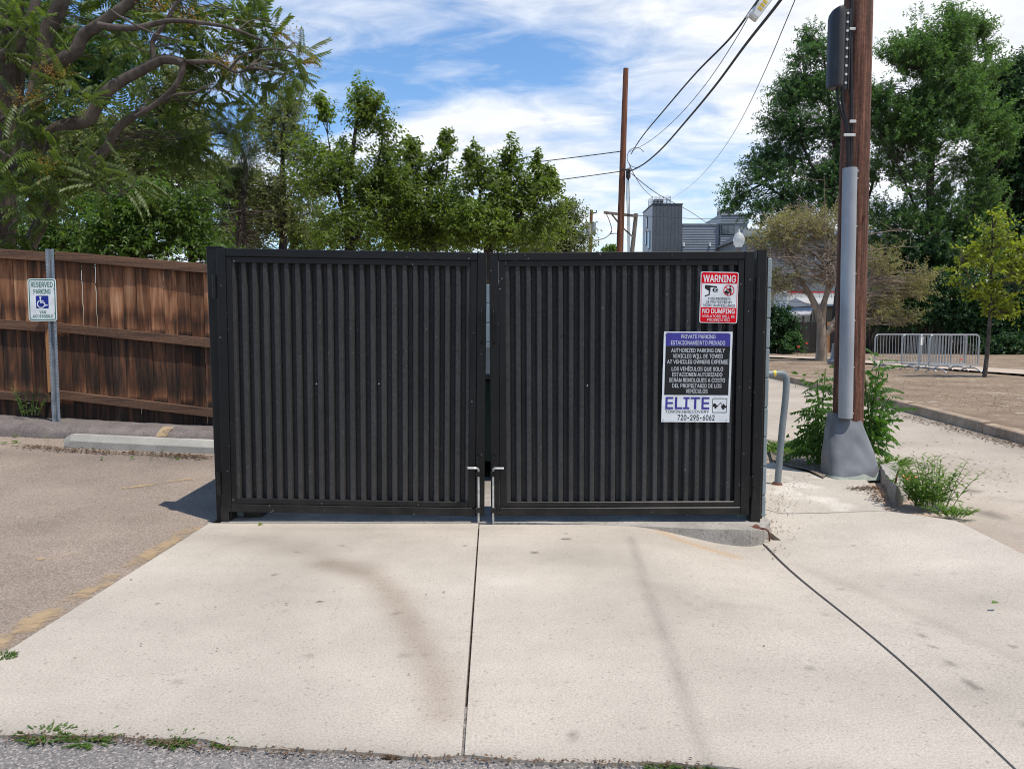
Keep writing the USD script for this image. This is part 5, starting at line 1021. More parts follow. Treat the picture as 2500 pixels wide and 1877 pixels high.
# tree row behind the gate
TR = 'trees in the row behind the gate'
tree('tree', 'tall thin grey-green tree, highest crown just left of the gate row', 'tree', 20, [([(690, 640), (692, 520), (690, 400), (694, 300), (706, 215)], .12, .02)],
     [(704, 255, 34, 45), (690, 300, 52, 50), (672, 360, 80, 70), (640, 430, 110, 80), (720, 420, 70, 90), (690, 520, 110, 110), (600, 470, 60, 70)], 'dark_bark', 'leaf_grey', 1, tw=8, per=12, size=.10, thr=.47, nf=1.3, br=260, aspect=.42, shoots=5)
tree('tree', 'leafy green tree with a tall spiky top behind the left gate leaf', 'tree', 16, [([(855, 640), (850, 540), (848, 480), (860, 380), (880, 230)], .12, .015), ([(850, 560), (822, 450), (800, 330)], .06, .01), ([(868, 590), (900, 500), (935, 330)], .06, .01)],
     [(879, 232, 13, 36), (884, 285, 26, 50), (912, 280, 17, 36), (868, 340, 46, 46), (940, 330, 20, 50), (950, 400, 30, 50), (797, 300, 24, 40), (815, 350, 40, 50), (770, 370, 36, 40), (860, 420, 80, 70), (900, 500, 90, 90), (800, 470, 80, 90), (850, 580, 110, 60), (960, 470, 50, 60)], 'dark_bark', 'leaf_pear', 2, tw=12, per=11, size=.095, thr=.47, nf=1.5, up=.9, droop=.7, shoots=5)
tree('tree', 'twin-topped green tree between the spiky tree and the gate gap', 'tree', 16.5, [([(1062, 640), (1048, 560), (1042, 500), (1060, 390)], .09, .012), ([(1046, 540), (1010, 450), (1008, 390)], .04, .01), ([(1050, 520), (1088, 440), (1094, 380)], .04, .01)],
     [(1006, 385, 18, 26), (1010, 425, 34, 40), (1062, 405, 16, 34), (1062, 450, 30, 40), (1093, 378, 12, 30), (1090, 430, 26, 44), (1100, 490, 34, 50), (1040, 500, 60, 60), (985, 470, 36, 60), (1060, 580, 80, 60), (990, 570, 60, 70)], 'dark_bark', 'leaf_pear', 3, tw=12, per=11, size=.10, thr=.47, nf=1.5, up=.9, droop=.7, shoots=5)
tree('tree', 'spreading green tree right of the gate gap with a forked dark trunk', 'tree', 16, [([(1192, 640), (1188, 570), (1172, 500), (1176, 420)], .10, .012), ([(1214, 575), (1252, 545), (1290, 500), (1330, 455)], .05, .01), ([(1180, 540), (1230, 470), (1245, 410)], .05, .01), ([(1185, 570), (1215, 576)], .05, .05)],
     [(1152, 410, 18, 34), (1168, 455, 40, 44), (1240, 395, 13, 32), (1246, 440, 28, 40), (1200, 470, 50, 50), (1312, 440, 17, 30), (1345, 455, 16, 20), (1310, 480, 42, 36), (1260, 500, 60, 50), (1180, 540, 80, 60), (1330, 530, 50, 50), (1240, 580, 110, 50), (1140, 560, 50, 60)], 'dark_bark', 'leaf_pear', 4, tw=12, per=11, size=.10, thr=.47, nf=1.5, up=.8, droop=.7, shoots=5)
tree('tree', 'rounded grey-green tree ending the row beside the distant pole', 'tree', 24, [([(1385, 640), (1384, 580), (1386, 520)], .12, .02)], [(1383, 520, 24, 26), (1392, 555, 36, 36), (1402, 600, 38, 34), (1360, 570, 46, 50), (1350, 620, 70, 40)], 'dark_bark', 'leaf_grey', 5, tw=9, per=11, size=.12, thr=.40, nf=1.1, aspect=.45)
tree('tree', 'tiny round treetop beyond the gate left of the bare pole', 'tree', 70, [([(1490, 650), (1490, 615)], .2, .1)], [(1490, 618, 17, 12)], 'dark_bark', 'leaf_shrub', 6, tw=5, per=8, size=.35, thr=.2, br=10)
tree('pine_tree', 'dark pine with bare brown lower branches behind the fence end', 'tree', 19, [([(588, 650), (590, 560), (594, 480), (600, 400), (560, 330)], .16, .02)], [(488, 300, 26, 26), (512, 340, 40, 50), (560, 370, 50, 60), (540, 440, 60, 40), (600, 480, 70, 30)], 'dark_bark', 'needle', 7, tw=16, per=18, size=.14, thr=.42, aspect=.10, br=80, up=.2)
rg = np.random.default_rng(77)
# dead, level pine boughs
pt_ = [c for c in stage.GetPrimAtPath('/World').GetChildren() if c.GetName().startswith('pine_tree')][0]; bb = []
for k in range(70):
    py = rg.uniform(500, 640); px = 590 + rg.uniform(-105, 105); A = at(591, py + rg.uniform(-5, 10), 19); B = at(px, py + rg.uniform(-18, 10), 19 + rg.uniform(-1, 1)); bb.append(tube(curve([A, (A + B) / 2 + [0, 0, rg.uniform(-.05, .12)], B], 6), np.linspace(.02, .004, 6), 4, cap=False))
    for _ in range(4):
        q = A + (B - A) * rg.uniform(.3, 1); bb.append(tube([q, q + rg.normal(size=3) * [.25, .2, .12]], [.006, .002], 3, cap=False))
obj('dead_branches', join(bb), 'bark', pt_, kind='stuff')
BK = 'leafy trees behind the wooden fence'
for k, (lab, Y_, blobs, lf, st_) in enumerate((
    ('bright green bushy tree behind the fence beside the left gate post', 12.5, [(450, 560, 60, 70), (500, 625, 60, 30), (440, 625, 60, 30), (470, 490, 55, 55), (400, 590, 60, 50), (500, 590, 50, 50), (440, 440, 50, 40)], 'leaf_shrub', [([(470, 650), (465, 560), (455, 470)], .07, .02)]),
    ('bright green bushy tree behind the middle of the wooden fence', 12.0, [(330, 570, 70, 60), (300, 615, 70, 30), (380, 620, 70, 30), (360, 510, 70, 55), (270, 580, 60, 50), (400, 530, 50, 60), (310, 500, 50, 40)], 'leaf_shrub', [([(330, 650), (330, 560), (340, 480)], .07, .02)]),
    ('bright green bushy tree behind the fence near the parking sign', 12.5, [(200, 580, 70, 40), (220, 610, 80, 30), (130, 605, 60, 30), (230, 530, 60, 50), (150, 590, 50, 40), (60, 590, 80, 50)], 'leaf_shrub', [([(215, 650), (215, 560), (225, 500)], .07, .02)]),
    ('pale grey-green tree showing through under the arching limb', 17, [(300, 330, 90, 80), (400, 290, 80, 90), (330, 420, 110, 70), (460, 380, 70, 90), (200, 400, 80, 80), (420, 210, 60, 60)], 'leaf_grey', [([(340, 650), (345, 480), (350, 330)], .12, .02)]),
    ('tall green tree filling the view behind the big trunk', 19, [(60, 420, 120, 110), (120, 250, 110, 100), (60, 100, 120, 110), (250, 160, 110, 90), (200, 480, 100, 70)], 'leaf_elm', [([(80, 650), (85, 400), (90, 200)], .16, .03)]))):
    tree('tree', lab, 'tree', Y_, st_, blobs, 'dark_bark', lf, 20 + k, tw=13, per=12, size=.085 if Y_ < 13 else .11, thr=.42, nf=1.6 if Y_ < 13 else 1.1, tl=.42, droop=.6)
for k, (lab, Y_, blobs, st_) in enumerate((
    ('hazy green tree filling the gap low behind the pine and the thin tree', 27, [(560, 560, 90, 70), (640, 590, 80, 50), (530, 480, 70, 70), (590, 430, 50, 70), (690, 570, 60, 60), (650, 500, 60, 60)], [([(600, 650), (600, 560)], .1, .04)]),
    ('hazy green tree low between the spiky tree and the twin-topped tree', 27, [(780, 590, 80, 50), (760, 540, 50, 50), (950, 570, 90, 60), (980, 530, 50, 40)], [([(900, 650), (900, 570)], .1, .04)]),
    ('hazy green tree low behind the spreading tree right of the gate gap', 28, [(1100, 590, 80, 40), (1150, 545, 60, 50), (1290, 590, 80, 40), (1320, 555, 50, 40)], [([(1200, 650), (1200, 590)], .1, .04)]))):
    tree('tree', lab, 'tree', Y_, st_, blobs, 'dark_bark', 'leaf_pear' if k else 'leaf_grey', 90 + k, tw=7, per=12, size=.13, thr=.43, nf=.9, br=60)
# trees right
tree('elm_tree', 'big dark green elm with open left edge, behind the near utility pole', 'tree', 45, [([(2040, 800), (2050, 700), (2060, 600), (2050, 450), (2030, 300), (2010, 120)], .3, .04), ([(2060, 620), (1960, 520), (1850, 440)], .14, .03), ([(2050, 520), (1970, 380), (1930, 260)], .14, .03), ([(2060, 600), (2130, 450), (2150, 330)], .14, .03)],
     [(1982, 88, 13, 24), (1990, 130, 34, 34), (1962, 165, 30, 30), (1985, 200, 50, 50), (1925, 225, 40, 34), (2020, 270, 80, 80), (1935, 300, 60, 56), (1890, 330, 36, 30), (1960, 390, 100, 70), (1870, 400, 46, 36), (1838, 440, 36, 24), (1905, 460, 70, 50), (1800, 470, 30, 18), (1785, 500, 22, 14), (1850, 510, 60, 30), (1920, 540, 80, 46), (2020, 480, 90, 90), (2090, 350, 60, 90), (1870, 560, 40, 24)], 'dark_bark', 'leaf_elm', 31, tw=3.6, per=18, size=.17, tl=.95, thr=.50, nf=.75, br=420, r0=.07, twr=.011, up=.15, droop=.15)
tree('elm_tree', 'tallest lighter green elm at the upper right with bare dark limbs below', 'tree', 43, [([(2290, 800), (2292, 700), (2288, 600), (2270, 480), (2280, 300), (2320, 100)], .34, .05), ([(2290, 660), (2340, 560), (2400, 470), (2440, 400)], .18, .04), ([(2290, 640), (2240, 520), (2190, 400)], .16, .03), ([(2340, 620), (2420, 540), (2470, 470)], .12, .04)],
     [(2322, 38, 14, 24), (2345, 60, 26, 34), (2320, 90, 50, 40), (2390, 95, 26, 30), (2252, 60, 24, 22), (2245, 100, 46, 44), (2300, 160, 90, 70), (2380, 170, 60, 60), (2410, 130, 22, 20), (2215, 170, 56, 60), (2170, 150, 24, 26), (2160, 230, 46, 60), (2250, 260, 100, 90), (2350, 270, 90, 90), (2180, 340, 70, 80), (2300, 380, 120, 80), (2400, 350, 60, 70), (2190, 460, 80, 70), (2180, 560, 70, 60), (2330, 480, 80, 40), (2290, 560, 110, 60), (2390, 540, 80, 70), (2180, 650, 90, 60), (2330, 640, 110, 60), (2260, 720, 110, 50)], 'dark_bark', 'leaf_elm2', 32, tw=4.0, per=18, size=.17, tl=.95, thr=.492, nf=.75, br=420, r0=.08, twr=.011, up=.8, droop=.1)
tree('elm_tree', 'dark elm cut off by the right edge of the photo', 'tree', 47, [([(2470, 800), (2465, 600), (2460, 400), (2470, 200)], .3, .05)], [(2468, 170, 36, 30), (2440, 220, 40, 50), (2480, 260, 60, 70), (2440, 330, 50, 60), (2490, 420, 70, 90), (2430, 470, 60, 80), (2480, 570, 70, 80), (2410, 600, 70, 60), (2500, 680, 60, 60), (2560, 400, 80, 200)], 'dark_bark', 'leaf_dark', 33, tw=4.6, per=13, size=.22, tl=.85, thr=.40, nf=.6, br=250, r0=.07, twr=.011)
HG = 'dark shrubs along the far fence'
for k, (lab, px, py, rx, ry, Y_) in enumerate((('dark green shrub at the far fence behind the leftmost barrier', 2190, 745, 70, 60, 38.6), ('dark green shrub at the far fence behind the young tree trunk', 2400, 760, 80, 70, 38.5), ('dark green shrub at the far fence on the right edge', 2490, 760, 70, 90, 38.3), ('dark green shrub at the far fence above the barriers', 2300, 735, 70, 60, 38.8), ('tall dark shrub rising over the far fence between the elms', 2260, 650, 110, 60, 41.5), ('dark ivy clump on the far fence just right of the gate', 1900, 800, 34, 50, 39.3), ('small leafy shrub at the far fence left of the olive trunk', 1932, 840, 18, 18, 38.6), ('low shrub at the fence foot beyond the young tree', 2450, 850, 60, 24, 37.5))):
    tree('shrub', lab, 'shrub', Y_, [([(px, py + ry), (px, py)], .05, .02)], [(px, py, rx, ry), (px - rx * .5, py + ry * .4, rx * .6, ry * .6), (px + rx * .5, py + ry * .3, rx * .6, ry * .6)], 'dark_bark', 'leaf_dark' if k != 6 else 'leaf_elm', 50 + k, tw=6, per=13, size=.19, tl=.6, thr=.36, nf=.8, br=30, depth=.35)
ol = tree('olive_tree', 'dusty olive-grey tree with a pale forked trunk and bare twigs in the dirt lot', 'tree', 29, [([(2005, 884), (2006, 830), (2003, 780), (1985, 735), (1960, 690), (1935, 640)], .24, .04), ([(2006, 800), (2012, 740), (2035, 680), (2045, 610)], .15, .03), ([(2008, 830), (2040, 780), (2075, 735), (2120, 690)], .13, .03), ([(2000, 760), (2020, 690), (2000, 620), (1985, 570)], .1, .02)],
     [(1915, 600, 46, 36), (1880, 640, 40, 40), (1930, 660, 50, 40), (1885, 700, 30, 40), (1960, 560, 56, 40), (1900, 560, 36, 30), (2020, 560, 50, 50), (2090, 600, 50, 50), (2130, 640, 60, 44), (2180, 680, 60, 36), (2200, 730, 50, 44), (2140, 730, 44, 60), (2240, 700, 40, 40), (1850, 600, 20, 30), (2210, 780, 34, 20)], 'pale_bark', 'leaf_olive', 41, tw=6, per=11, size=.12, tl=.6, thr=.49, nf=1.0, br=330, r0=.04, twr=.008, aspect=.32, droop=.4)
bb = []; rg = np.random.default_rng(42)
for k in range(110):
    A = at(2020 + rg.uniform(-12, 25), 640 + rg.uniform(-30, 60), 29 + rg.uniform(-.6, .6)); an = rg.uniform(.3, 5.9); L = rg.uniform(.8, 3.0)
    e = A + [math.cos(an) * L * 1.2, rg.uniform(-1, .5), abs(math.sin(an)) * L * .9 * rg.choice([1, 1, -.35])]; bb.append(tube(curve([A, A + (e - A) * .5 + [0, 0, .15 * L], e], 7), np.linspace(.028, .006, 7), 4, cap=False))
    for _ in range(5):
        q = A + (e - A) * rg.uniform(.4, 1) + [0, 0, .06 * L]; bb.append(tube([q, q + rg.normal(size=3) * [.4, .3, .3]], [.011, .004], 3, cap=False))
obj('bare_twigs', join(bb), 'pale_bark', ol, kind='stuff')
tree('young_tree', 'slender young tree with yellow-green leaves in the dirt lot', 'tree', 18.6, [([(2402, 932), (2410, 860), (2416, 790), (2420, 650), (2424, 530)], .058, .012), ([(2418, 760), (2370, 680), (2345, 640)], .02, .006), ([(2419, 720), (2470, 640), (2490, 600)], .02, .006)],
     [(2426, 545, 30, 22), (2410, 580, 44, 26), (2455, 590, 36, 28), (2365, 610, 34, 24), (2345, 650, 34, 22), (2400, 650, 44, 36), (2470, 650, 42, 36), (2370, 695, 36, 26), (2430, 710, 50, 34), (2500, 690, 40, 40), (2400, 750, 36, 22), (2450, 760, 36, 20), (2500, 620, 30, 40)], 'bark', 'leaf_young', 43, tw=6.5, per=7, size=.115, tl=.32, thr=.48, nf=2.2, br=200, r0=.012, twr=.003, aspect=.62, droop=.5)

# tree of heaven: compound leaves
def frond_template(rg, pairs=10, L=.6, ll=.12, lw=.034, droop=.5, hang=.35, side=.25):
    V, F = [], []; n = 0
    t = np.linspace(0, 1, 9); rac = np.stack([t * L * (1 - .12 * droop * t), 0 * t, -droop * .45 * L * t ** 2], 1); tv, tf = tube(rac, np.linspace(.004, .0015, 9), 3, cap=False); V.append(tv); F.append(tf); n += len(tv)
    P, D, N, LL, WW = [], [], [], [], []
    for i in range(pairs):
        u = .22 + .76 * i / (pairs - 1); c = np.array([np.interp(u, t, rac[:, k]) for k in range(3)]); sc = (1 - .45 * abs(u - .45) ** 1.3) * rg.uniform(.85, 1.1)
        for s in (-1, 1):
            P.append(c); D.append([.45 + .25 * u, s * (1 - .2 * u), -hang - .35 * rg.uniform() * droop - .2 * droop]); N.append([.1 * rg.normal(), side * s + .15 * rg.normal(), 1 - .6 * min(1, side)]); LL.append(ll * sc); WW.append(lw * sc)
    P.append(rac[-1]); D.append([.9, 0, -.5 * droop]); N.append([0, 0, 1]); LL.append(ll * .8); WW.append(lw)
    P, D, N, LL, WW = map(np.array, (P, D, N, LL, WW)); D = norm(D); S = norm(np.cross(D, N)); N = np.cross(S, D); LL, WW = LL[:, None], WW[:, None]
    q = np.stack([P, P + D * LL * .3 + S * WW * .5 + N * WW * .15, P + D * LL * .68 + S * WW * .38 + N * WW * .1 - N * LL * .03, P + D * LL - N * LL * .1, P + D * LL * .68 - S * WW * .38 + N * WW * .1 - N * LL * .03, P + D * LL * .3 - S * WW * .5 + N * WW * .15], 1)
    o = n + np.arange(len(P))[:, None] * 6; V.append(q.reshape(-1, 3)); F.append(np.stack([o + f for f in ([0, 1, 5], [1, 2, 4], [1, 4, 5], [2, 3, 4])], 1).reshape(-1, 3))
    return np.vstack(V), np.vstack(F)
def place(tv, tf, P, D, Nn, sc):
    D = norm(D); S = norm(np.cross(Nn, D)); N = np.cross(D, S); M = np.stack([D, S, N], 1)
    V = np.einsum('mk,nkj->nmj', tv, M) * np.asarray(sc)[:, None, None] + P[:, None]
    return V.reshape(-1, 3), (tf[None] + (np.arange(len(P)) * len(tv))[:, None, None]).reshape(-1, 3)
rg = np.random.default_rng(61)
YH = 9.4
limbs = [ # pixel path, base and tip radius, depth offsets
 ([(-30, 700), (-12, 520), (-5, 400), (10, 250), (20, 120), (15, -60)], .26, .17, 0),
 ([(60, 640), (75, 604), (100, 545), (130, 490), (165, 455)], .085, .075, -.3), ([(165, 455), (200, 420), (235, 385), (262, 362), (280, 325), (318, 288), (350, 268)], .07, .04, -.3),
 ([(40, 420), (80, 380), (118, 338), (140, 316), (175, 305), (215, 293), (236, 262), (256, 230), (298, 198), (345, 172), (373, 158), (400, 147), (430, 150), (448, 158)], .09, .05, -.7),
 ([(448, 156), (440, 190), (425, 215), (398, 240), (360, 268), (330, 285)], .036, .026, -.7), ([(395, 245), (430, 232), (470, 228), (500, 210)], .022, .01, -.7), ([(448, 156), (520, 150), (580, 175), (610, 160)], .03, .01, -.6),
 ([(-10, 470), (20, 455), (56, 436), (90, 400)], .10, .06, .1),
 ([(75, 400), (85, 260), (98, 170), (110, 90), (135, 40), (165, -40)], .12, .08, -.4), ([(98, 175), (155, 145), (185, 125), (200, 92), (240, 62), (300, 20), (360, -40)], .085, .05, -.5),
 ([(240, 62), (320, 70), (420, 50), (520, 60), (640, 100)], .04, .012, -.8), ([(373, 158), (372, 110), (400, 60), (450, -20)], .035, .015, -.6),
 ([(0, 140), (30, 120), (70, 60), (90, -20)], .07, .05, -.6), ([(257, 372), (280, 330), (290, 300)], .03, .02, -.3),
 ([(-20, 360), (60, 400), (115, 420), (190, 440), (260, 470), (290, 480)], .02, .008, -.9), ([(-20, 310), (30, 275), (90, 250), (150, 225)], .02, .006, -.9), ([(270, 25), (400, 90), (440, 100)], .012, .007, -1.2),
 ([(560, 170), (600, 130), (660, 120), (720, 130)], .014, .006, -.7), ([(610, 165), (640, 170), (700, 190)], .012, .005, -.7)]
st = []
for pts, ra, rb_, dy in limbs:
    q = curve([at(a, b, YH + dy) for a, b in pts], max(10, 4 * len(pts))); q = q + .02 * (np.stack([meshkit.noise(q * 2.5 + k * 9) for k in range(3)], 1) - .5) * [1, 1, 1]; st.append((q, np.linspace(ra, rb_, len(q))))
hv = thing('big_tree', 'large tree with long drooping feather leaves arching over the wooden fence', 'tree', (st[0][0][0][0], YH, -.3))
q0, rr0 = st[0]; st0 = (np.vstack([[q0[0][0], YH, -.3], q0]), np.concatenate([[.3], rr0]))
obj('trunk', tube(*st0, 14), 'bark', hv, smooth=60)
for q, rr in st[1:]: obj('limb', tube(q, rr, 10), 'bark', hv, smooth=60)
HB = [(-80, 40, 90, 70, 0), (-90, 200, 80, 80, .3), (-100, 350, 80, 80, .2), (-170, 100, 80, 80, .4), (-190, 280, 70, 80, .2), (-120, -80, 90, 60, 0), (120, -80, 120, 60, 0), (330, -70, 120, 50, .2), (520, -50, 100, 50, .2), (60, 30, 100, 60, 0), (190, 20, 100, 50, .3), (330, 20, 100, 50, 0), (450, 40, 90, 60, 0), (560, 40, 100, 50, .4), (640, 70, 80, 50, 0), (700, 100, 50, 50, 0), (725, 125, 22, 30, 0), (715, 165, 50, 26, 0), (640, 140, 70, 40, .2), (580, 110, 70, 50, 0), (500, 110, 60, 50, .3), (590, 195, 60, 26, 0), (530, 215, 36, 40, .4), (500, 160, 40, 40, .2), (420, 100, 60, 40, .5), (300, 90, 60, 40, .6), (340, 100, 50, 40, -.6),
      (350, 300, 80, 40, .3), (430, 320, 70, 50, .3), (470, 350, 60, 50, .5), (380, 350, 80, 40, .4), (420, 390, 60, 40, .6), (620, 240, 34, 40, .5), (560, 270, 40, 60, .8),
      (30, 40, 60, 40, -0.9), (80, 60, 40, 40, -0.9), (130, 220, 50, 30, -0.9), (200, 225, 50, 24, -0.9), (30, 320, 50, 30, -0.9), (100, 330, 50, 40, -0.9), (60, 250, 40, 40, -1.0), (120, 370, 60, 40, -1.0), (30, 400, 50, 30, -0.9), (180, 425, 50, 22, -0.9), (250, 430, 60, 26, -0.9), (320, 440, 50, 26, -0.9), (100, 445, 60, 30, -0.9), (40, 470, 70, 40, -1.0), (130, 480, 50, 30, -.6), (15, 555, 36, 26, -0.6), (40, 180, 60, 60, .4), (60, 350, 70, 60, .5), (130, 150, 60, 60, .6), (30, 500, 60, 40, .3), (0, 120, 60, 80, -.5), (260, 360, 40, 40, .5), (250, 130, 40, 40, .5)]
temps = [frond_template(rg, 10, .58, .125, .040, .55, .6, .6), frond_template(rg, 9, .5, .12, .040, .9, .7, .8), frond_template(rg, 11, .66, .12, .036, .35, .5, .5), frond_template(rg, 8, .42, .105, .036, .7, .8, .8)]
RP, RD = [], []
for px, py, rx, ry, dy in HB:
    Yb = YH + dy; c = at(px, py, Yb); n = max(3, int(17 * math.pi * rx * ry * (Yb / FPX) ** 2)); u = norm(rg.normal(size=(n, 3))) * rg.uniform(0, 1, (n, 1)) ** .5
    RP.append(c + u * [rx * Yb / FPX, .7 * rx * Yb / FPX, ry * Yb / FPX]); RD.append(norm(u * [1, 1, .3] + [0.1, -.2, .35]))
RP, RD = np.vstack(RP), np.vstack(RD)
bl = branches(rg, st, RP, .02, .005, 4, maxn=400, sag=.04); obj('branchlets', join(bl), 'bark', hv, smooth=60, kind='stuff')
fP, fD, fN, fS = [], [], [], []
for p, d in zip(RP, RD):
    k = rg.integers(4, 7); s1 = norm(np.cross(d, [.2, .1, .97])); s2 = np.cross(d, s1)
    for j in range(k):
        a = 2.4 * j + rg.uniform(0, 6.28); fP.append(p - d * .05 * j); fD.append(norm(d * rg.uniform(.1, .8) + (math.cos(a) * s1 + math.sin(a) * s2) * .9 + [0, 0, -.1])); fN.append([rg.normal() * .2, rg.normal() * .2, 1]); fS.append(rg.uniform(.5, .95))
fP, fD, fN, fS = map(np.array, (fP, fD, fN, fS)); pick = rg.integers(0, 4, len(fP))
order = np.argsort(fP[:, 1]); near_f, far_f = order[:0], order
obj('foliage', join([place(*temps[k], fP[pick == k], fD[pick == k], fN[pick == k], fS[pick == k]) for k in range(4)]), 'leaf_heaven', hv, kind='stuff')
for px, py, Yc in ((70, 236, 8.3), (120, 405, 8.3), (128, 175, 8.4), (560, 155, 8.9), (700, 85, 9.2), (750, 150, 9.3), (465, 40, 9.0), (390, 15, 9.0)):
    c = at(px, py, Yc); n = 160; p = c + rg.normal(size=(n, 3)) * [.10, .08, .06]; m = leaves(p, rg.normal(size=(n, 3)), rg.normal(size=(n, 3)), np.full(n, .035), np.full(n, .012)); obj('seed_cluster', m, 'seed', hv, kind='stuff')

# suckers of the same kind at the pole, each leaf a part
stemps = [frond_template(rg, 7, .56, .165, .052, .9, .8, .9), frond_template(rg, 6, .46, .16, .055, 1.2, .6, .7), frond_template(rg, 8, .62, .15, .05, .7, .9, 1.0)]
v, f = sheet(Polygon([gp(*q)[:2] for q in ((1872, 1075), (1960, 1088), (2040, 1095), (2035, 1150), (2010, 1168), (1975, 1152), (1925, 1140), (1885, 1125))]), 0.004, .05); v[:, 2] += .02 * meshkit.fbm(v * 9, 3); obj('soil_patch', (v, f), 'joint_dirt', kind='structure')
def sucker(label, base, tips, seed, sc, name='sapling', nl=9):
    rg = np.random.default_rng(seed); t = thing(name, label, 'plant', base)
    P_, D_ = [], []
    for px, py, Yt in tips:
        n_ = 60; c_ = at(px, py, Yt); b_ = np.array(base); u_ = rg.uniform(.25, 1.0, n_)[:, None]
        P_.append(b_ + (c_ - b_) * u_ + rg.normal(size=(n_, 3)) * [.075, .05, .05]); D_.append(rg.normal(size=(n_, 3)) * [.8, .6, .4] + [0, 0, -.6])
    P_, D_ = np.vstack(P_), np.vstack(D_); L_ = rg.uniform(.04, .10, len(P_))
    obj('leaves', leaves(P_, D_, rg.normal(size=P_.shape) * .5 + [.2, -.9, .5], L_, L_ * .42), 'leaf_sucker', t, kind='stuff')
    for px, py, Yt in tips:
        tip = at(px, py, Yt); mid = np.array(base) + (tip - base) * .5 + [0, 0, .12]; q = curve([np.array(base) + rg.normal(size=3) * [.03, .03, 0] - [0, 0, .03], mid, tip], 12)
        obj('stem', tube(q, np.linspace(.011, .004, 12), 6), 'leaf_weed', t, smooth=60)
        for j in range(nl):
            u = .30 + .70 * j / (nl - 1); p = np.array([np.interp(u, np.linspace(0, 1, 12), q[:, k]) for k in range(3)]); a = 2.4 * j + rg.uniform(-.5, .5)
            d = np.array([math.cos(a), .6 * math.sin(a) - .1, rg.uniform(-.15, .55) + .2 * u]); tv, tf = stemps[rg.integers(0, 3)]
            obj('frond', place(tv, tf, p[None], d[None], np.array([[0, 0, 1.0]]), [sc * rg.uniform(.6, 1.25) * (1.05 - .35 * u)]), 'leaf_sucker', t)
b0 = np.array([at(2120, 1100, 7.0)[0], 7.0, 0]); sucker('leafy sapling with long feather leaves right behind the utility pole', b0, [(2108, 850, 6.9), (2150, 880, 6.95), (2130, 940, 7.0), (2172, 970, 6.95), (2150, 1020, 7.0), (2125, 1000, 7.05), (2140, 905, 7.1)], 71, .52)
b1 = np.array([at(2000, 1130, 6.75)[0], 6.75, 0]); sucker('leafy sapling left of the utility pole beside the guard pipe', b1, [(1995, 930, 6.75), (2015, 900, 6.9), (1985, 1000, 6.7), (2000, 1060, 6.6), (2010, 990, 6.85), (1975, 1040, 6.7)], 72, .52)
def weed(label, cat, c, n_st, h, spread, size, seed, leaf='leaf_weed', name='weed', asp=.28, per=16):
    rg = np.random.default_rng(seed); t = thing(name, label, cat, c); P, D, N, L, ts = [], [], [], [], []
    for k in range(n_st):
        an = rg.uniform(0, 6.28); rr_ = math.sqrt(rg.uniform()) * spread; b = np.array(c) + [math.cos(an) * rr_ * .5, math.sin(an) * rr_ * .35, -.01]; e = b + [math.cos(an) * rr_ * .8, math.sin(an) * rr_ * .5, h * rg.uniform(.55, 1.05)]; q = curve([b, b + (e - b) * .5 + [0, 0, .1 * h], e], 8); ts.append(tube(q, np.linspace(.004, .0015, 8), 3, cap=False))
        u = np.linspace(.12, 1, per); pp_ = np.stack([np.interp(u, np.linspace(0, 1, 8), q[:, i]) for i in range(3)], 1); a = np.arange(per) * 2.4 + rg.uniform(0, 6)
        P.append(pp_); D.append(np.stack([np.cos(a), np.sin(a), .45 + rg.normal(size=per) * .25], 1)); N.append(np.stack([rg.normal(size=per) * .3, rg.normal(size=per) * .3, np.ones(per)], 1)); L.append(size * rg.uniform(.6, 1.2, per) * (1.1 - .5 * u))
    L = np.concatenate(L); obj('stems', join(ts), leaf, t, kind='stuff'); obj('leaves', leaves(np.vstack(P), np.vstack(D), np.vstack(N), L, L * asp), leaf, t, kind='stuff'); return t
c = gp(2278, 1234, 0); weed('bushy bright green weed beside the broken kerb stump', 'weed', c, 46, .36, .26, .075, 81, per=20)
c = gp(2325, 1258, 0); weed('low green weed trailing at the slab corner right of the bushy weed', 'weed', c, 18, .08, .16, .05, 82)
c = gp(1950, 1108, 0); weed('low green ground weed between the guard pipe and the pole', 'weed', c, 60, .12, .42, .05, 83, asp=.45)
c = gp(1893, 1098, 0); weed('low green weed tuft behind the guard pipe foot', 'weed', c, 30, .10, .22, .05, 84, asp=.45)
c = gp(2165, 1140, 0); weed('low dark green weed right of the pole base guard', 'weed', c, 36, .10, .22, .05, 85, asp=.5)
for px, py, n_, h_, sp_, lab in ((110, 1795, 26, .075, .11, 'green weed tuft on the left of the front slab edge'), (225, 1800, 24, .06, .11, 'second green weed tuft from the left along the front slab edge'), (430, 1805, 22, .06, .10, 'green weed tuft midway along the left slab edge'), (548, 1816, 16, .055, .05, 'ragged green weed where the slab edge breaks'), (958, 1846, 12, .04, .045, 'brownish weed tuft left of the middle joint on the slab edge'), (1015, 1838, 8, .05, .02, 'tiny single weed beside the brownish tuft on the slab edge'), (1365, 1853, 9, .035, .03, 'tiny weed on the slab edge right of the middle joint'), (1620, 1868, 20, .035, .07, 'low weed patch at the bottom edge right of centre'), (1715, 1869, 14, .03, .05, 'small weed at the bottom edge right of the low patch'), (5, 1605, 22, .09, .07, 'grassy tuft at the left edge beside the yellow line')):
    c = gp(px, py, -.005); weed(lab, 'weed', c, int(n_ * 2.2), h_ * .30, sp_ * .75, .011, 100 + px, per=18, asp=.45, leaf='leaf_dry' if px == 958 else 'leaf_weed')
for px, py, Y_, lab in ((70, 985, 7.55, 'thin weed growing through the fence foot left of the sign'), ):
    c = at(px, 1012, Y_); weed(lab, 'weed', c, 10, .35, .2, .05, 140, per=10, asp=.3)
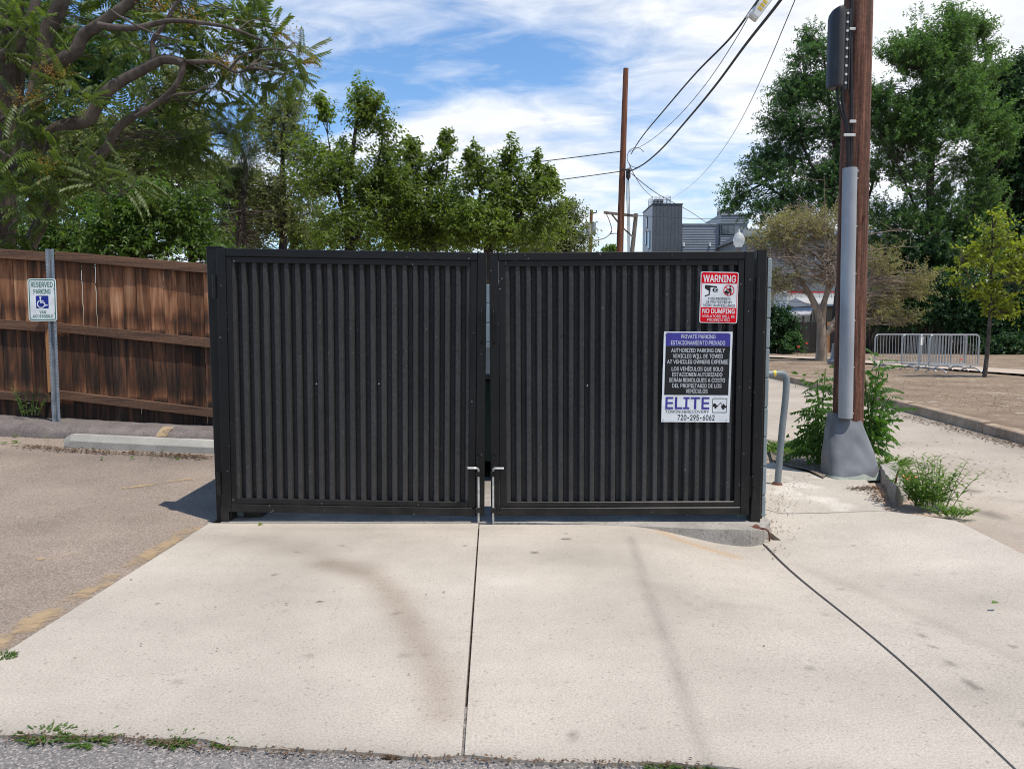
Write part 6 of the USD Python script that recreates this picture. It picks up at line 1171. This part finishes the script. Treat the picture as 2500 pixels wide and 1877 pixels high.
# litter
def litter(label, area, n, seed, size=.03, leaf='leaf_dry', dz=.004, name='leaf_litter', zf=G):
    rg = np.random.default_rng(seed); p = []
    while len(p) < n:
        t_ = rg.uniform(); i = int(t_ * (len(area) - 1)); u = t_ * (len(area) - 1) - i; a, b = np.array(area[i]), np.array(area[i + 1]); q = a + (b - a) * u; p.append((q[0] + rg.normal() * q[2], q[1] + rg.normal() * q[2] * .6))
    p = np.array(p); P = np.column_stack([p, zf(p[:, 0], p[:, 1]) + dz + rg.uniform(0, .008, n)]); a = rg.uniform(0, 6.28, n); L = size * rg.uniform(.4, 1.4, n)
    m = leaves(P, np.stack([np.cos(a), np.sin(a), rg.normal(size=n) * .15], 1), np.stack([rg.normal(size=n) * .3, rg.normal(size=n) * .3, np.ones(n)], 1), L, L * .4)
    o = obj(name, m, leaf); meta(o, label, 'litter', kind='stuff')
E3 = lambda px, py, s, z=0.0: (*gp(px, py, z)[:2], s)
litter('dry brown leaf litter along the front of the wheel stop', [E3(60, 1090, .06, .16), E3(200, 1098, .05, .15), E3(400, 1108, .05, .12), E3(500, 1112, .05, .12)], 900, 91, .03)
litter('scattered green leaves fallen on the asphalt near the wheel stop', [E3(20, 1090, .1, .16), E3(100, 1060, .15, .2), E3(200, 1090, .12, .14), E3(390, 1120, .1, .11)], 26, 92, .07, 'leaf_weed')
litter('dry leaf scraps heaped at the pole base', [E3(2090, 1195, .05), E3(2140, 1190, .06), E3(2150, 1225, .03)], 420, 93, .025)
litter('dark leaf scraps along the foot of the block wall', [E3(1885, 1270, .05), E3(1900, 1220, .07), E3(1960, 1160, .12), E3(1890, 1330, .04)], 330, 94, .016)
litter('leaf scraps and grit strewn over the alley', [E3(1950, 1060, .3), E3(2250, 1080, .4), E3(2450, 1200, .3), E3(2400, 1110, .3)], 160, 95, .03)
litter('dry grass and leaf scraps along the alley kerb', [E3(2200, 1010, .12), E3(2350, 1045, .1), E3(2500, 1085, .1)], 700, 96, .035, dz=-.03)
litter('dry grass strewn over the dirt lot', [(7.5, 10, .6), (9, 14, 1.2), (9, 22, 1.5)], 1500, 97, .035, dz=.10)
litter('dirt and dry bits gathered along the front slab edge', [E3(0, 1800, .03), E3(300, 1802, .02), E3(570, 1830, .02), E3(1140, 1853, .015), E3(1730, 1870, .015)], 900, 99, .012, dz=.0)
litter('grit and twigs scattered on the concrete apron', [E3(300, 1600, .4), E3(700, 1500, .5), E3(1300, 1500, .5), E3(1800, 1600, .4)], 26, 98, .016)
for px, py, L, a, lab, lf in ((2420, 1473, .05, .3, 'single green leaf lying on the right concrete slab', 'leaf_weed'), (630, 1282, .05, 1.2, 'yellow-green leaf lying under the left gate leaf', 'leaf_young'), (375, 1474, .035, .2, 'small brown twig on the left slab', 'leaf_dry'), (1320 * 0 + 768, 1469, .05, .1, 'thin brown twig in the middle of the left slab', 'leaf_dry')):
    c = gp(px, py, .004); o = obj('fallen_leaf' if 'leaf' in lab else 'fallen_twig', leaves(c[None], np.array([[math.cos(a), math.sin(a), .08]]), np.array([[.1, -.2, 1]]), [L], [L * (.5 if 'leaf' in lab else .12)]), lf); meta(o, lab, 'leaf' if 'leaf' in lab else 'twig')
c = gp(685, 1833, 0.0); o = obj('fallen_stick', tube(curve([c + [-.045, 0, .005], c + [0, .004, .007], c + [.04, -.004, .005]], 8), .0022, 5), 'pale_bark'); meta(o, 'pale stick lying along the front slab edge', 'stick')
